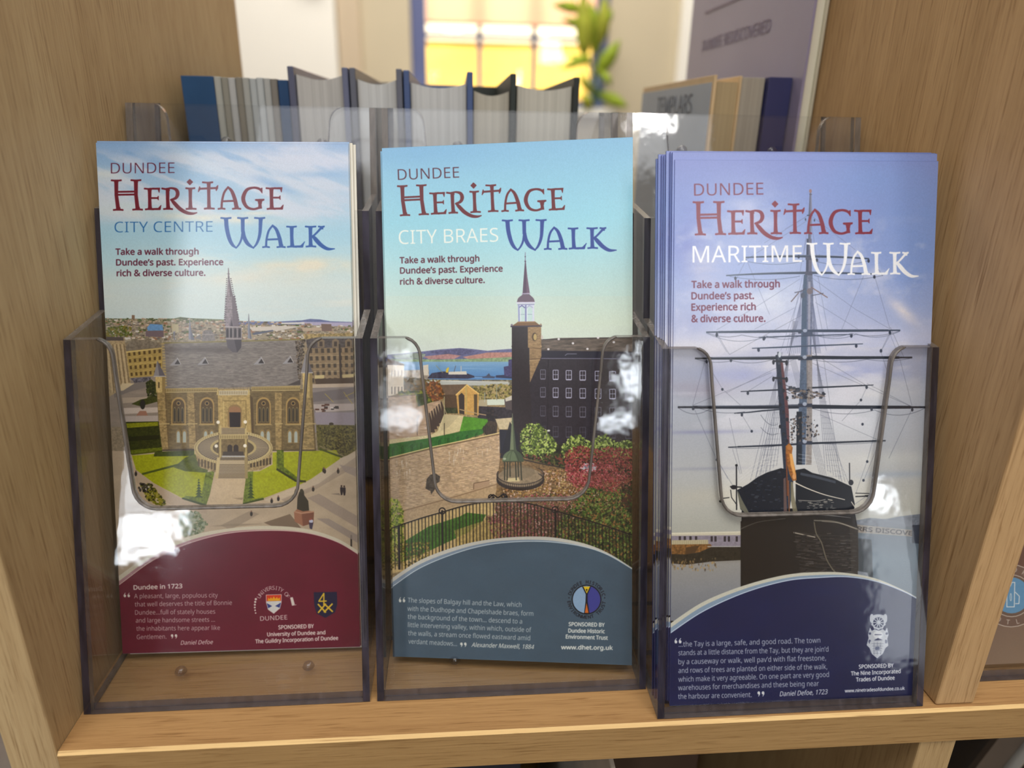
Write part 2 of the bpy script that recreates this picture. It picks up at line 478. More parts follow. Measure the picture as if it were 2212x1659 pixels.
def art_centre():
    cv = Canvas(QUAD[1])
    A = (200, 290, 3.814); B = (200, 640, 3.19); C = (200, 1120, 3.511)
    full = [(-300, -300), (2600, -300), (2600, 2600), (-300, 2600)]
    cv.fr(*A)
    cv.grad([(-200, -200), (2500, -200), (2500, 1750), (-200, 1750)], [(40, (138, 172, 214)), (300, (150, 186, 220)), (560, (172, 202, 224)), (820, (166, 205, 224)), (1050, (180, 212, 222)), (1250, (205, 218, 216)), (1560, (198, 214, 216))])
    cv.clouds([(-60, -60), (2300, -60), (2300, 760), (-60, 760)], (206, 214, 228), 60, 260, 11, .38, .62, .85, shear=.35)
    cv.blob(1750, 180, 500, 160, (205, 212, 230), .8, .1, .5, 5)
    cv.blob(900, 240, 500, 60, (200, 215, 232), .7, .45, .6, 7)
    cv.blob(1900, 520, 420, 130, (196, 208, 224), .7, .1, .5, 8)
    cv.blob(100, 340, 220, 60, (205, 216, 222), .8, 0, .6, 9)
    cv.blob(300, 620, 420, 80, (200, 216, 222), .75, 0, .6, 10)
    cv.blob(1000, 690, 620, 40, (222, 222, 210), .8, .05, .6, 12)
    cv.blob(1350, 650, 160, 22, (226, 224, 212), .7)
    cv.blob(1500, 420, 180, 30, (130, 168, 214), .6, .35)
    cv.blob(260, 150, 300, 60, (120, 162, 212), .6, .1, .5, 14)
    cv.blob(1850, 330, 260, 30, (150, 184, 220), .6, 0, .5, 15)
    cv.blob(1750, 1090, 560, 80, (222, 218, 200), .9, -.03, .5, 16)
    cv.blob(1300, 1190, 500, 60, (216, 217, 206), .8, 0, .5, 17)
    cv.blob(500, 1280, 400, 60, (196, 216, 222), .6)
    cv.clouds([(0, 900), (2200, 900), (2200, 1540), (0, 1540)], (222, 222, 212), 60, 340, 31, .45, .7, .5)
    # ---- city
    cv.fr(*B)
    cv.poly([(-100, 300), (2000, 300), (2000, 2200), (-100, 2200)], (140, 126, 104), tex=.2)
    cv.poly([(40, 158), (300, 160), (560, 155), (600, 146), (700, 158), (900, 165), (1080, 172), (1260, 176), (1420, 170), (1850, 178), (1850, 320), (40, 320)], (146, 136, 118), tex=.3)
    cv.poly([(40, 152), (420, 156), (560, 153), (605, 143), (690, 152), (900, 160), (1000, 172), (40, 176)], (104, 112, 84), tex=.4)
    cv.poly([(960, 178), (1100, 174), (1280, 174), (1440, 166), (1500, 156), (1570, 160), (1640, 172), (1850, 180), (1850, 196), (960, 196)], (104, 112, 150), tex=.1)
    cv.poly([(1440, 176), (1850, 182), (1850, 214), (1440, 196)], (166, 160, 184))
    pal = [(176, 152, 132), (120, 108, 92), (86, 98, 58), (198, 182, 162), (204, 198, 190), (146, 108, 84), (112, 104, 100), (160, 140, 110), (92, 84, 72)]
    cv.scatter([(60, 165), (1000, 168), (1820, 205), (1820, 300), (60, 300)], 900, (2, 6), pal, 2.2, seed=4, rect=True)
    cv.scatter([(60, 150), (700, 155), (700, 178), (60, 178)], 160, (1.5, 4), [(170, 150, 130), (90, 100, 70), (190, 176, 160)], 2, seed=5, rect=True)
    cv.scatter([(80, 215), (260, 205), (280, 275), (80, 280)], 160, (4, 9), [(92, 104, 44), (122, 110, 50), (78, 86, 40)], 1.3, seed=6)
    cv.poly([(375, 214), (398, 190), (482, 196), (488, 236), (380, 238)], (104, 146, 190), tex=.1)
    cv.poly([(365, 238), (488, 236), (490, 282), (365, 276)], (112, 98, 104))
    cv.poly([(545, 190), (592, 192), (594, 250), (548, 250)], (178, 168, 138))
    cv.poly([(270, 130), (290, 130), (290, 160), (270, 160)], (130, 108, 90))
    cv.poly([(1090, 214), (1290, 204), (1440, 208), (1290, 236), (1100, 240)], (196, 188, 178))
    cv.poly([(1100, 252), (1240, 232), (1250, 240), (1110, 268)], (92, 96, 112))
    cv.poly([(1440, 216), (1580, 218), (1600, 236), (1450, 240)], (176, 158, 138))
    cv.poly([(1575, 190), (1645, 192), (1648, 240), (1580, 240)], (116, 98, 90))
    cv.poly([(1450, 262), (1830, 252), (1830, 290), (1460, 296)], (150, 132, 92), tex=.4)
    cv.poly([(1300, 182), (1460, 178), (1460, 190), (1300, 192)], (206, 202, 198))
    # ---- roads and buildings at the left
    cv.poly([(60, 560), (480, 540), (480, 900), (60, 900)], (142, 130, 118), tex=.08, ts=(14, 60))
    cv.poly([(140, 640), (300, 592), (440, 586), (440, 610), (250, 660), (150, 700)], (122, 114, 108))
    cv.poly([(190, 700), (440, 690), (440, 720), (200, 738)], (178, 162, 142), .7)
    cv.poly([(200, 770), (450, 765), (450, 800), (210, 812)], (196, 182, 170), .8)
    cv.poly([(210, 826), (450, 822), (450, 862), (225, 872)], (174, 162, 154), .9)
    cv.poly([(85, 296), (218, 286), (262, 600), (120, 690), (60, 690), (60, 300)], (166, 146, 112), tex=.2)
    for k in range(5):
        cv.line([(100 + k * 26, 330), (136 + k * 26, 660 - k * 14)], 9, (196, 174, 136), .8)
        cv.line([(112 + k * 26, 330), (148 + k * 26, 650 - k * 14)], 7, (108, 90, 66), .7)
    cv.poly([(70, 278), (212, 282), (214, 306), (70, 306)], (84, 74, 68))
    cv.poly([(200, 600), (290, 600), (210, 650), (180, 654)], (196, 178, 144))
    cv.poly([(226, 350), (262, 305), (380, 300), (480, 336), (476, 372), (236, 384)], (124, 114, 100), tex=.2)
    building(cv, [(232, 378), (480, 352), (480, 545), (256, 562)], (168, 144, 86), 7, 4, (92, 74, 46))
    cv.line([(232, 386), (480, 358)], 9, (204, 180, 116))
    cv.line([(240, 470), (480, 452)], 4, (196, 170, 104))
    cv.poly([(262, 566), (400, 556), (400, 584), (290, 596)], (96, 92, 98), tex=.5)
    cv.scatter([(372, 600), (400, 570), (436, 600), (450, 700), (380, 706)], 200, (5, 12), [(56, 62, 32), (74, 78, 40), (46, 50, 30)], seed=7)
    cv.poly([(268, 742), (330, 712), (440, 690), (448, 726), (330, 758)], (62, 66, 30), tex=.3)
    cv.ell(345, 745, 18, 34, (48, 46, 42)); cv.poly([(300, 822), (325, 790), (368, 790), (380, 822)], (150, 110, 92))
    # ---- right side
    cv.poly([(1480, 560), (1850, 560), (1850, 940), (1480, 940)], (136, 126, 122), tex=.08, ts=(14, 60))
    cv.poly([(1510, 664), (1850, 622), (1850, 700), (1510, 730)], (112, 104, 104), .9)
    cv.poly([(1510, 744), (1850, 738), (1850, 782), (1540, 800)], (184, 170, 162), .9)
    cv.poly([(1530, 800), (1850, 800), (1850, 890), (1540, 880)], (150, 140, 148), .9)
    cv.line([(1600, 670), (1660, 730)], 4, (170, 150, 80)); cv.line([(1730, 660), (1790, 740)], 4, (170, 150, 80)); cv.line([(1740, 690), (1850, 640)], 4, (170, 150, 80))
    cv.scatter([(1530, 735), (1700, 735), (1700, 800), (1530, 790)], 16, (4, 6), [(60, 56, 56), (200, 190, 184), (90, 60, 50)], 2.5, seed=8, rect=True)
    cv.ell(1645, 880, 16, 10, (60, 52, 44))
    building(cv, [(1480, 352), (1850, 345), (1850, 600), (1500, 606)], (140, 120, 94), 9, 5, (74, 66, 58), (.5, .6))
    cv.poly([(1470, 300), (1540, 284), (1850, 280), (1850, 350), (1480, 358)], (84, 78, 78), tex=.25)
    for x in (1550, 1650, 1740):
        cv.poly([(x, 352), (x, 305), (x + 24, 290), (x + 48, 305), (x + 48, 352)], (128, 112, 92)); cv.poly([(x + 14, 345), (x + 14, 312), (x + 34, 312), (x + 34, 345)], (70, 62, 58))
    for y in (412, 466, 520):
        cv.line([(1490, y), (1850, y - 6)], 4, (178, 158, 122), .8)
    cv.line([(1702, 330), (1712, 600)], 13, (62, 56, 54))
    cv.poly([(1530, 545), (1596, 542), (1596, 566), (1530, 568)], (196, 178, 130)); cv.poly([(1720, 540), (1850, 530), (1850, 552), (1724, 562)], (190, 172, 126))
    cv.poly([(1530, 570), (1850, 560), (1850, 602), (1540, 612)], (78, 64, 54)); cv.poly([(1500, 606), (1850, 598), (1850, 622), (1500, 632)], (186, 168, 148))
    # ---- church
    cv.poly([(440, 640), (1515, 640), (1540, 1066), (470, 1066)], (112, 96, 66), tex=.22, ts=(5, 12))
    cv.poly([(486, 322), (900, 312), (1455, 296), (1432, 612), (1300, 618), (505, 642)], (126, 119, 114), tex=.22, seed=3, ts=(3, 16))
    for k in range(26):
        y = 330 + k * 12
        cv.line([(492 + k * .8, y + 8), (1452 - k, y - 12)], 1.6, (96, 90, 88), .35)
    cv.blob(700, 365, 240, 22, (84, 76, 74), .7); cv.blob(900, 370, 120, 24, (88, 80, 78), .6)
    cv.line([(486, 322), (925, 312), (1455, 297)], 8, (126, 116, 70))
    cv.scatter([(1400, 310), (1462, 300), (1440, 560), (1420, 580)], 160, (5, 10), [(80, 70, 60), (62, 56, 50), (110, 98, 84)], seed=9)
    cv.poly([(1340, 612), (1432, 575), (1432, 612)], (64, 58, 56), .8)
    for k in range(16):
        cv.poly([(474 + k * 1.2, 322 + k * 19), (494 + k * 1.2, 322 + k * 19), (496 + k * 1.2, 334 + k * 19), (474 + k * 1.2, 334 + k * 19)], (166, 148, 106))
    for x, y in ((585, 450), (775, 446), (1162, 444), (1362, 438)):
        cv.poly([(x - 55, y + 28), (x, y - 28), (x + 24, y + 20), (x - 4, y + 26)], (146, 144, 146)); cv.poly([(x - 20, y + 18), (x + 2, y - 14), (x + 20, y + 18)], (58, 52, 52))
        cv.line([(x - 2, y - 28), (x + 24, y + 20)], 4, (176, 172, 170))
    cv.line([(505, 646), (860, 640)], 22, (166, 146, 98)); cv.line([(1095, 634), (1430, 628)], 22, (166, 146, 98))
    for k in range(30):
        x = 515 + k * 11.6; cv.line([(x, 640), (x, 656)], 4, (100, 84, 56)); x = 1105 + k * 11; cv.line([(x, 628), (x, 646)], 4, (100, 84, 56))
    cv.line([(505, 662), (860, 656)], 5, (196, 176, 126)); cv.line([(1095, 650), (1430, 646)], 5, (196, 176, 126))
    for (x0, x1, x2, x3) in ((445, 505, 470, 530), (650, 706, 668, 722), (1256, 1312, 1262, 1310), (1424, 1512, 1440, 1538)):
        cv.poly([(x0, 664), (x1, 664), (x3, 1062), (x2, 1062)], (150, 128, 86), tex=.3, ts=(5, 8)); cv.line([(x1 - 4, 668), (x3 - 4, 1060)], 8, (92, 76, 52), .8)
        cv.line([(x0, 880), (x3, 878)], 7, (184, 162, 112), .9); cv.line([(x0 + 2, 780), (x1 + 6, 780)], 4, (184, 162, 112), .7)
        for yy in range(690, 1060, 22):
            cv.line([(x0 + (yy - 664) * .05, yy), (x1 + (yy - 664) * .05, yy)], 1.6, (116, 96, 64), .6)
    for cx in (592, 788, 1178, 1382):
        cv.poly(gothic(cx, 695, 882, 100), (164, 136, 84)); cv.poly(gothic(cx, 708, 876, 82), (88, 72, 50))
        cv.ell(cx, 738, 15, 15, (150, 124, 78)); cv.ell(cx, 738, 9, 9, (48, 42, 38))
        for d in (-26, 0, 26):
            cv.poly(gothic(cx + d, 762, 868, 19), (120, 108, 76)); cv.poly(gothic(cx + d, 770, 864, 12), (58, 52, 44))
        cv.line([(cx - 56, 886), (cx + 56, 884)], 6, (170, 148, 100))
    for cx in (612, 800, 1190, 1380):
        for d in (-21, 21):
            cv.poly(gothic(cx + d, 918, 1012, 34), (140, 118, 78)); cv.poly(gothic(cx + d, 930, 1008, 22), (162, 168, 158))
    cv.line([(480, 1062), (700, 1056)], 12, (72, 62, 50)); cv.line([(1240, 1066), (1540, 1062)], 12, (80, 70, 54))
    # porch
    cv.poly([(862, 640), (1082, 640), (1104, 950), (868, 950)], (170, 146, 94), tex=.2)
    cv.poly([(862, 650), (1084, 648), (1084, 680), (864, 682)], (196, 184, 156))
    for k in range(18):
        cv.line([(870 + k * 12, 654), (870 + k * 12, 676)], 5, (130, 114, 84))
    for x in (862, 1076):
        cv.poly([(x - 8, 680), (x, 626), (x + 10, 680)], (186, 164, 110))
    cv.line([(900, 722), (1058, 720)], 5, (126, 106, 66)); cv.line([(902, 722), (906, 900)], 5, (200, 176, 118)); cv.line([(1056, 720), (1060, 900)], 5, (126, 106, 66))
    cv.poly(gothic(980, 745, 900, 96), (142, 116, 76)); cv.poly(gothic(980, 760, 810, 76), (150, 112, 80)); cv.poly([(942, 800), (1020, 800), (1018, 902), (946, 902)], (46, 38, 38))
    cv.poly([(1084, 680), (1104, 700), (1112, 950), (1096, 950)], (88, 72, 50))
    # turrets
    for x0, x1, ya, yb, yc, ax in ((424, 500, 442, 552, 664, 446), (1438, 1516, 395, 527, 700, 1468)):
        cv.poly([(x0 + 8, yb - 4), (x1 - 2, yb - 4), (x1, yc), (x0 + 14, yc)], (188, 164, 110), tex=.15)
        cv.poly([(x1 - 22, yb - 4), (x1 - 2, yb - 4), (x1, yc), (x1 - 20, yc)], (128, 108, 70), .8)
        cv.poly([(ax, ya), (x1 + 2, yb), (x0 - 4, yb)], (136, 132, 134)); cv.poly([(ax, ya), (x1 + 2, yb), (ax + 14, yb + 2)], (100, 96, 102))
        cv.line([(x0 - 4, yb), (x1 + 4, yb)], 7, (174, 168, 160)); cv.line([((x0 + x1) / 2 - 5, yb + 40), ((x0 + x1) / 2 - 5, yb + 80)], 8, (76, 62, 46))
    # minor spires
    for ax, ay, x0, x1, y in ((668, 152, 655, 712, 302), (1074, 120, 1064, 1104, 294), (560, 246, 556, 566, 300)):
        cv.poly([(ax, ay), (ax + 3, ay), (ax + 12, y - 66), (x1 - 8, y), (x0 + 6, y), (ax - 6, y - 66)], (132, 134, 146)); cv.line([(x0, y), (x1, y)], 9, (160, 150, 134))
        cv.poly([(ax + 2, ay + 10), (ax + 12, y - 66), (x1 - 8, y), (ax + 10, y)], (98, 100, 114), .8)
    cv.poly([(752, 310), (758, 244), (776, 232), (820, 234), (838, 262), (846, 306)], (124, 118, 116), tex=.2); cv.line([(756, 262), (838, 264)], 4, (160, 152, 146))
    cv.poly([(700, 290), (740, 262), (752, 300)], (120, 116, 116)); cv.poly([(1130, 292), (1180, 262), (1230, 292)], (150, 140, 120))
    # central spire
    cv.fr(*A)
    cv.poly([(1117, 1100), (1121, 1100), (1130, 1190), (1148, 1290), (1176, 1400), (1208, 1540), (1085, 1540), (1098, 1400), (1108, 1280), (1114, 1190)], (142, 132, 138), tex=.2)
    cv.poly([(1119, 1150), (1130, 1200), (1148, 1290), (1176, 1400), (1208, 1540), (1140, 1540), (1136, 1400)], (104, 94, 102), .85)
    for k in range(22):
        y = 1190 + k * 16; q = (y - 1100) / 440.
        cv.ell(1112 - 26 * q - 1, y, 5, 4, (96, 86, 94)); cv.ell(1121 + 84 * q + 1, y, 5.5, 4.5, (96, 86, 94))
        cv.line([(1119 - 22 * q, y), (1121 + 74 * q, y + 2)], 2, (92, 84, 92), .5)
    cv.line([(1106, 1150), (1132, 1150)], 3, (90, 80, 90)); cv.line([(1119, 1105), (1119, 1180)], 5, (96, 86, 96)); cv.ell(1121, 1182, 6, 8, (100, 92, 98))
    cv.fr(*B)
    cv.poly([(922, 0), (978, 0), (1012, 216), (914, 216)], (142, 132, 138), tex=.2); cv.poly([(960, 0), (978, 0), (1012, 216), (966, 216)], (104, 94, 102), .85)
    for k in range(12):
        y = k * 18; q = y / 216.
        cv.ell(921 - 8 * q, y, 5, 4, (96, 86, 94)); cv.ell(979 + 34 * q, y, 5.5, 5, (96, 86, 94)); cv.line([(926 - 8 * q, y), (976 + 32 * q, y + 3)], 2, (92, 84, 92), .5)
    cv.poly([(940, 206), (958, 130), (976, 206)], (120, 110, 118)); cv.poly([(948, 206), (958, 160), (968, 206)], (76, 68, 76))
    cv.poly([(916, 210), (1024, 210), (1026, 294), (918, 294)], (104, 96, 98))
    for x in (922, 946, 976, 1006):
        cv.poly(gothic(x + 8, 222, 282, 16), (54, 48, 52)); cv.line([(x + 20, 216), (x + 20, 290)], 5, (150, 142, 144))
    cv.line([(914, 212), (1026, 212)], 6, (176, 168, 168)); cv.line([(916, 292), (1028, 294)], 7, (160, 152, 152))
    cv.poly([(920, 298), (1026, 298), (1024, 352), (996, 388), (962, 384), (930, 352)], (88, 82, 88)); cv.poly([(976, 298), (1026, 298), (1024, 352), (996, 388)], (66, 60, 66))
    # ---- gardens
    cv.poly([(60, 1066), (1850, 1066), (1850, 2000), (60, 2000)], (184, 164, 138), tex=.06, ts=(30, 60))
    cv.poly([(220, 866), (455, 862), (480, 1070), (262, 1090)], (52, 56, 22), tex=.3)
    cv.poly([(232, 876), (450, 866), (452, 892), (238, 908)], (128, 130, 28), tex=.2); cv.poly([(245, 968), (460, 955), (462, 985), (250, 1000)], (40, 42, 20)); cv.poly([(262, 1060), (478, 1040), (480, 1062), (268, 1092)], (96, 104, 26), tex=.3)
    cv.poly([(1540, 886), (1850, 890), (1850, 1040), (1726, 1114), (1552, 1058)], (96, 90, 50), tex=.5)
    cv.scatter([(1560, 900), (1830, 905), (1830, 1010), (1720, 1104), (1600, 1060)], 500, (3, 8), [(66, 60, 38), (120, 112, 60), (84, 80, 44), (50, 46, 32)], seed=12)
    cv.poly([(270, 1098), (420, 1086), (700, 1066), (716, 1170), (800, 1215), (842, 1200), (780, 1440), (620, 1392), (420, 1286), (300, 1196)], (154, 158, 30), tex=.12)
    cv.poly([(430, 1072), (700, 1062), (700, 1100), (420, 1104)], (66, 74, 30), tex=.2)
    cv.poly([(560, 1180), (640, 1110), (706, 1088), (800, 1180), (790, 1216), (640, 1206)], (82, 90, 38), .95, tex=.2)
    cv.line([(340, 1226), (470, 1192), (600, 1158)], 14, (74, 84, 30)); cv.line([(270, 1090), (440, 1070)], 10, (80, 84, 30))
    cv.poly([(780, 1215), (842, 1200), (792, 1440), (620, 1392), (640, 1376), (748, 1384)], (104, 116, 40), tex=.3)
    cv.poly([(620, 1386), (792, 1436), (780, 1452), (612, 1398)], (62, 72, 30))
    cv.poly([(1240, 1076), (1680, 1060), (1706, 1120), (1600, 1210), (1440, 1292), (1150, 1402), (1040, 1424), (1060, 1210), (1150, 1206), (1240, 1160)], (154, 158, 30), tex=.12)
    cv.poly([(1270, 1060), (1316, 1060), (1318, 1176), (1430, 1262), (1444, 1284), (1400, 1276), (1266, 1196)], (92, 104, 30), tex=.4); cv.line([(1268, 1190), (1400, 1272), (1470, 1276)], 14, (58, 60, 28))
    cv.poly([(1056, 1210), (1106, 1206), (1100, 1400), (1180, 1384), (1170, 1402), (1036, 1432)], (104, 116, 44), tex=.3); cv.line([(1036, 1430), (1180, 1396)], 10, (62, 72, 30))
    cv.line([(1560, 1050), (1720, 1110)], 12, (70, 76, 30))
    for x, y0, y1 in ((732, 1270, 1386), (1090, 1262, 1392)):
        for k in range(7):
            q = k / 6.; cv.poly([(x - 5 - 22 * q, y0 + (y1 - y0) * q), (x, y0 - 14 + (y1 - y0) * q * .9), (x + 5 + 24 * q, y0 + (y1 - y0) * q)], (48 + k * 3, 62 + k * 3, 34))
    cv.line([(1560, 1030), (1850, 1150)], 8, (150, 134, 108), .6)
    # round steps
    cv.poly([(700, 1040), (1240, 1040), (1232, 1150), (1160, 1196), (1070, 1206), (1062, 1130), (868, 1130), (850, 1214), (740, 1180), (716, 1120)], (152, 132, 94), tex=.3)
    for x in range(726, 860, 22):
        cv.poly(gothic(x + 6, 1118 + (x - 726) * .2, 1170 + (x - 726) * .25, 13), (92, 78, 56))
    for x in range(1092, 1232, 22):
        cv.poly(gothic(x, 1128 - (x - 1092) * .12, 1180 - (x - 1092) * .16, 13), (76, 64, 48))
    cv.ell(970, 1046, 272, 118, (186, 168, 122)); cv.ell(970, 1046, 246, 98, (104, 92, 78))
    t = np.linspace(0, 2 * math.pi, 73)
    for a in t:
        if -.35 < math.sin(a) < 2 or True:
            cv.line([(970 + 160 * math.cos(a), 1040 + 66 * math.sin(a)), (970 + 240 * math.cos(a), 1046 + 94 * math.sin(a))], 4.5, (168, 152, 124), .8)
    cv.ell(970, 1042, 160, 72, (176, 158, 112)); cv.ell(970, 1044, 142, 58, (96, 84, 66))
    for a in np.linspace(0, 2 * math.pi, 90):
        x, y = 970 + 262 * math.cos(a), 1046 + 110 * math.sin(a); cv.line([(x, y - 6), (x, y + 8)], 3, (122, 104, 68), .8)
    cv.poly([(868, 940), (1070, 940), (1070, 1150), (868, 1150)], (120, 102, 70), tex=.2)
    cv.poly([(890, 906), (1056, 906), (1060, 950), (884, 950)], (160, 142, 112))
    for k in range(6):
        cv.line([(892, 912 + k * 7), (1052, 912 + k * 7)], 3, (104, 92, 72), .8)
    cv.poly([(872, 952), (1070, 950), (1070, 982), (872, 984)], (190, 170, 122))
    for k in range(16):
        cv.line([(882 + k * 12, 958), (882 + k * 12, 980)], 5, (112, 96, 62))
    for d in (-24, 18):
        cv.poly(gothic(970 + d, 1022, 1092, 34), (60, 50, 44))
    cv.poly([(900, 1070), (1040, 1070), (1044, 1104), (896, 1104)], (74, 64, 56)); cv.line([(890, 1104), (1050, 1104)], 12, (170, 166, 160)); cv.line([(884, 1120), (1056, 1120)], 12, (110, 98, 84))
    for x in (880, 1056):
        cv.line([(x, 980), (x, 1110)], 14, (176, 156, 106)); cv.line([(x, 890), (x, 950)], 14, (186, 166, 116))
    cv.poly([(872, 1130), (1052, 1130), (1064, 1256), (846, 1256)], (176, 158, 128))
    for k in range(10):
        y = 1160 + k * 10; q = k / 10.
        cv.line([(868 - 18 * q, y), (1054 + 8 * q, y)], 4.5, (98, 84, 68))
    cv.poly([(858, 1110), (880, 1110), (866, 1256), (844, 1256)], (190, 170, 124)); cv.poly([(1046, 1110), (1068, 1110), (1070, 1256), (1050, 1256)], (150, 132, 92))
    for x, y in ((865, 868), (1052, 866), (852, 1032), (1050, 1030)):
        cv.line([(x, y), (x, y + 46)], 5, (120, 106, 70)); cv.ell(x, y, 12, 12, (232, 224, 206))
    cv.poly([(844, 1258), (1056, 1258), (1030, 1442), (782, 1442)], (190, 168, 136), tex=.05); cv.poly([(960, 1390), (1040, 1388), (1030, 1404)], (140, 122, 98), .7)
    # square
    cv.poly([(300, 1196), (420, 1290), (620, 1398), (790, 1452), (790, 1500), (560, 1450), (300, 1280)], (176, 156, 132))
    cv.poly([(1180, 1404), (1460, 1290), (1720, 1110), (1850, 1060), (1850, 1110), (1560, 1300), (1250, 1430)], (190, 172, 148)); cv.poly([(1300, 1400), (1560, 1290), (1810, 1110), (1850, 1110), (1850, 1150), (1540, 1330), (1330, 1420)], (150, 134, 118), .6)
    cv.poly([(1480, 1390), (1560, 1360), (1850, 1530), (1850, 1610)], (150, 134, 122), .7); cv.poly([(880, 1580), (1080, 1480), (1150, 1500), (950, 1610)], (142, 126, 108), .6); cv.poly([(1180, 1560), (1360, 1500), (1440, 1600), (1300, 1612)], (110, 92, 76), .8)
    cv.poly([(1700, 1160), (1850, 1190), (1850, 1260), (1740, 1210)], (150, 136, 128), .7)
    cv.scatter([(330, 1300), (400, 1290), (500, 1420), (490, 1460), (380, 1400)], 260, (5, 12), [(96, 98, 26), (132, 126, 36), (58, 56, 26), (150, 140, 60)], seed=13)
    cv.scatter([(310, 1290), (390, 1290), (400, 1350), (330, 1350)], 30, (6, 12), [(40, 38, 34), (70, 64, 56), (180, 170, 160)], seed=14)
    cv.scatter([(590, 1500), (720, 1480), (790, 1570), (740, 1650), (610, 1650)], 300, (6, 14), [(104, 116, 80), (134, 140, 104), (82, 96, 66), (150, 156, 130)], alpha=.8, seed=15)
    cv.poly([(1388, 1486), (1410, 1466), (1526, 1484), (1522, 1562), (1450, 1584), (1392, 1552)], (156, 108, 84)); cv.poly([(1440, 1492), (1526, 1484), (1522, 1562), (1450, 1584)], (124, 82, 66)); cv.line([(1390, 1484), (1440, 1496), (1526, 1484)], 9, (182, 138, 110))
    cv.poly([(1408, 1466), (1412, 1390), (1424, 1350), (1440, 1328), (1456, 1344), (1458, 1370), (1486, 1410), (1492, 1476), (1450, 1482)], (62, 58, 48)); cv.ell(1440, 1342, 12, 15, (72, 68, 56))
    cv.ell(1506, 1550, 14, 12, (190, 190, 206)); cv.poly([(1490, 1560), (1522, 1560), (1512, 1606), (1496, 1600)], (70, 62, 80)); cv.ell(1502, 1536, 7, 7, (150, 80, 70))
    for x, y in ((1715, 1340), (1734, 1342)):
        cv.ell(x, y - 32, 6, 7, (60, 44, 40)); cv.poly([(x - 9, y - 24), (x + 9, y - 24), (x + 10, y + 6), (x + 6, y + 30), (x - 4, y + 30), (x - 9, y)], (46, 40, 46))
    cv.poly([(1640, 1362), (1700, 1356), (1710, 1372)], (120, 106, 96), .7)
    for x, y in ((1592, 1200), (1600, 1206), (1692, 1206), (1234, 1412), (1280, 1396), (1400, 1350), (1520, 1330), (1094, 1500), (298, 1224)):
        cv.ell(x, y, 9, 16, (58, 52, 48)); cv.ell(x, y - 18, 5, 6, (120, 90, 76))
    cv.fr(*C)
    cv.line([(1962, 125), (1962, 215)], 12, (44, 40, 38)); cv.poly([(1700, 0), (1790, 0), (2050, 150), (2050, 210)], (148, 134, 124), .8); cv.poly([(880, 60), (1050, 40), (1300, 40), (1100, 60)], (140, 124, 104), .6)
    # ---- claret foot
    top = spline([(120, 500), (205, 432), (450, 262), (750, 132), (1000, 80), (1300, 56), (1600, 76), (1850, 150), (2060, 275)], 10).tolist()
    low = spline([(120, 560), (210, 497), (450, 322), (700, 200), (1000, 117), (1300, 92), (1600, 106), (1850, 176), (2060, 300)], 10).tolist()
    cv.poly(top + [(2100, 1300), (0, 1300)], (206, 196, 172))
    mid = spline([(120, 530), (210, 468), (450, 295), (700, 178), (1000, 104), (1300, 85), (1600, 102), (1850, 174), (2060, 300)], 10).tolist()
    cv.poly(mid + [(2100, 1300), (0, 1300)], (170, 128, 132))
    cv.poly(low + [(2100, 1300), (0, 1300)], (106, 30, 52), tex=.05, ts=(60, 90))
    cv.line(low, 5, (214, 190, 176))
    W = (196, 180, 172); W2 = (220, 208, 196)
    cv.text('Dundee in 1723', (312, 540), (680, 528), 33, W2, 1.1)
    for s, a, b in (('A pleasant, large, populous city', (315, 606), (950, 598)), ('that well deserves the title of Bonnie', (320, 668), (1057, 655)), ('Dundee…full of stately houses', (322, 730), (930, 722)),
                    ('and large handsome streets …', (328, 790), (928, 783)), ('the inhabitants here appear like', (332, 852), (966, 845)), ('Gentlemen.', (335, 916), (560, 912))):
        cv.text(s, a, b, 34, W, .1)
    cv.text('Daniel Defoe', (668, 958), (910, 952), 31, W2, .3, shear=.22)
    quotes(cv, 234, 598, 54, 36, W2, False); quotes(cv, 592, 912, 54, 36, W2, True)
    cv.arc_text('UNIVERSITY OF', 1372, 650, 124, 152, 28, 29, W2)
    cv.text('DUNDEE', (1272, 776), (1477, 765), 33, W2, .2)
    sh = [(1316, 580), (1432, 577), (1431, 640), (1418, 682), (1374, 720), (1334, 692), (1318, 640)]
    cv.poly(sh, (54, 66, 130)); cv.poly([(1316, 580), (1432, 577), (1432, 625), (1317, 628)], (214, 66, 40))
    cv.poly([(1328, 626), (1332, 600), (1344, 612), (1352, 596), (1362, 610), (1374, 590), (1386, 610), (1398, 594), (1406, 610), (1420, 598), (1422, 624)], (236, 168, 40))
    cv.poly([(1317, 628), (1432, 625), (1432, 640), (1385, 664), (1424, 680), (1374, 720), (1334, 694), (1326, 684), (1362, 664), (1318, 644)], (216, 212, 206)); cv.poly([(1318, 640), (1360, 664), (1326, 684)], (54, 66, 130)); cv.poly([(1431, 636), (1388, 662), (1424, 680)], (54, 66, 130))
    cv.line(sh + [sh[0]], 4, W2)
    for k in range(6):
        cv.ell(1238 - 8 * math.sin(k * .6), 612 + k * 21, 9 - k * .6, 9 - k * .6, W2)
    cv.poly([(1498, 600), (1518, 596), (1534, 652), (1512, 662)], W2); cv.line([(1512, 660), (1546, 654)], 4, W2)
    cv.poly([(1677, 560), (1852, 557), (1856, 650), (1838, 712), (1766, 754), (1700, 720), (1682, 660)], (34, 36, 66))
    Y = (222, 184, 62)
    cv.line([(1754, 660), (1754, 568), (1716, 628), (1776, 626)], 10, Y)
    cv.line([(1708, 648), (1770, 714)], 12, Y); cv.line([(1770, 646), (1710, 716)], 12, Y); cv.line([(1756, 646), (1822, 708)], 12, Y); cv.line([(1820, 646), (1754, 712)], 12, Y)
    cv.text('SPONSORED BY', (1410, 840), (1678, 830), 29, W2, .9)
    cv.text('University of Dundee and', (1325, 894), (1765, 878), 29, W2, .9)
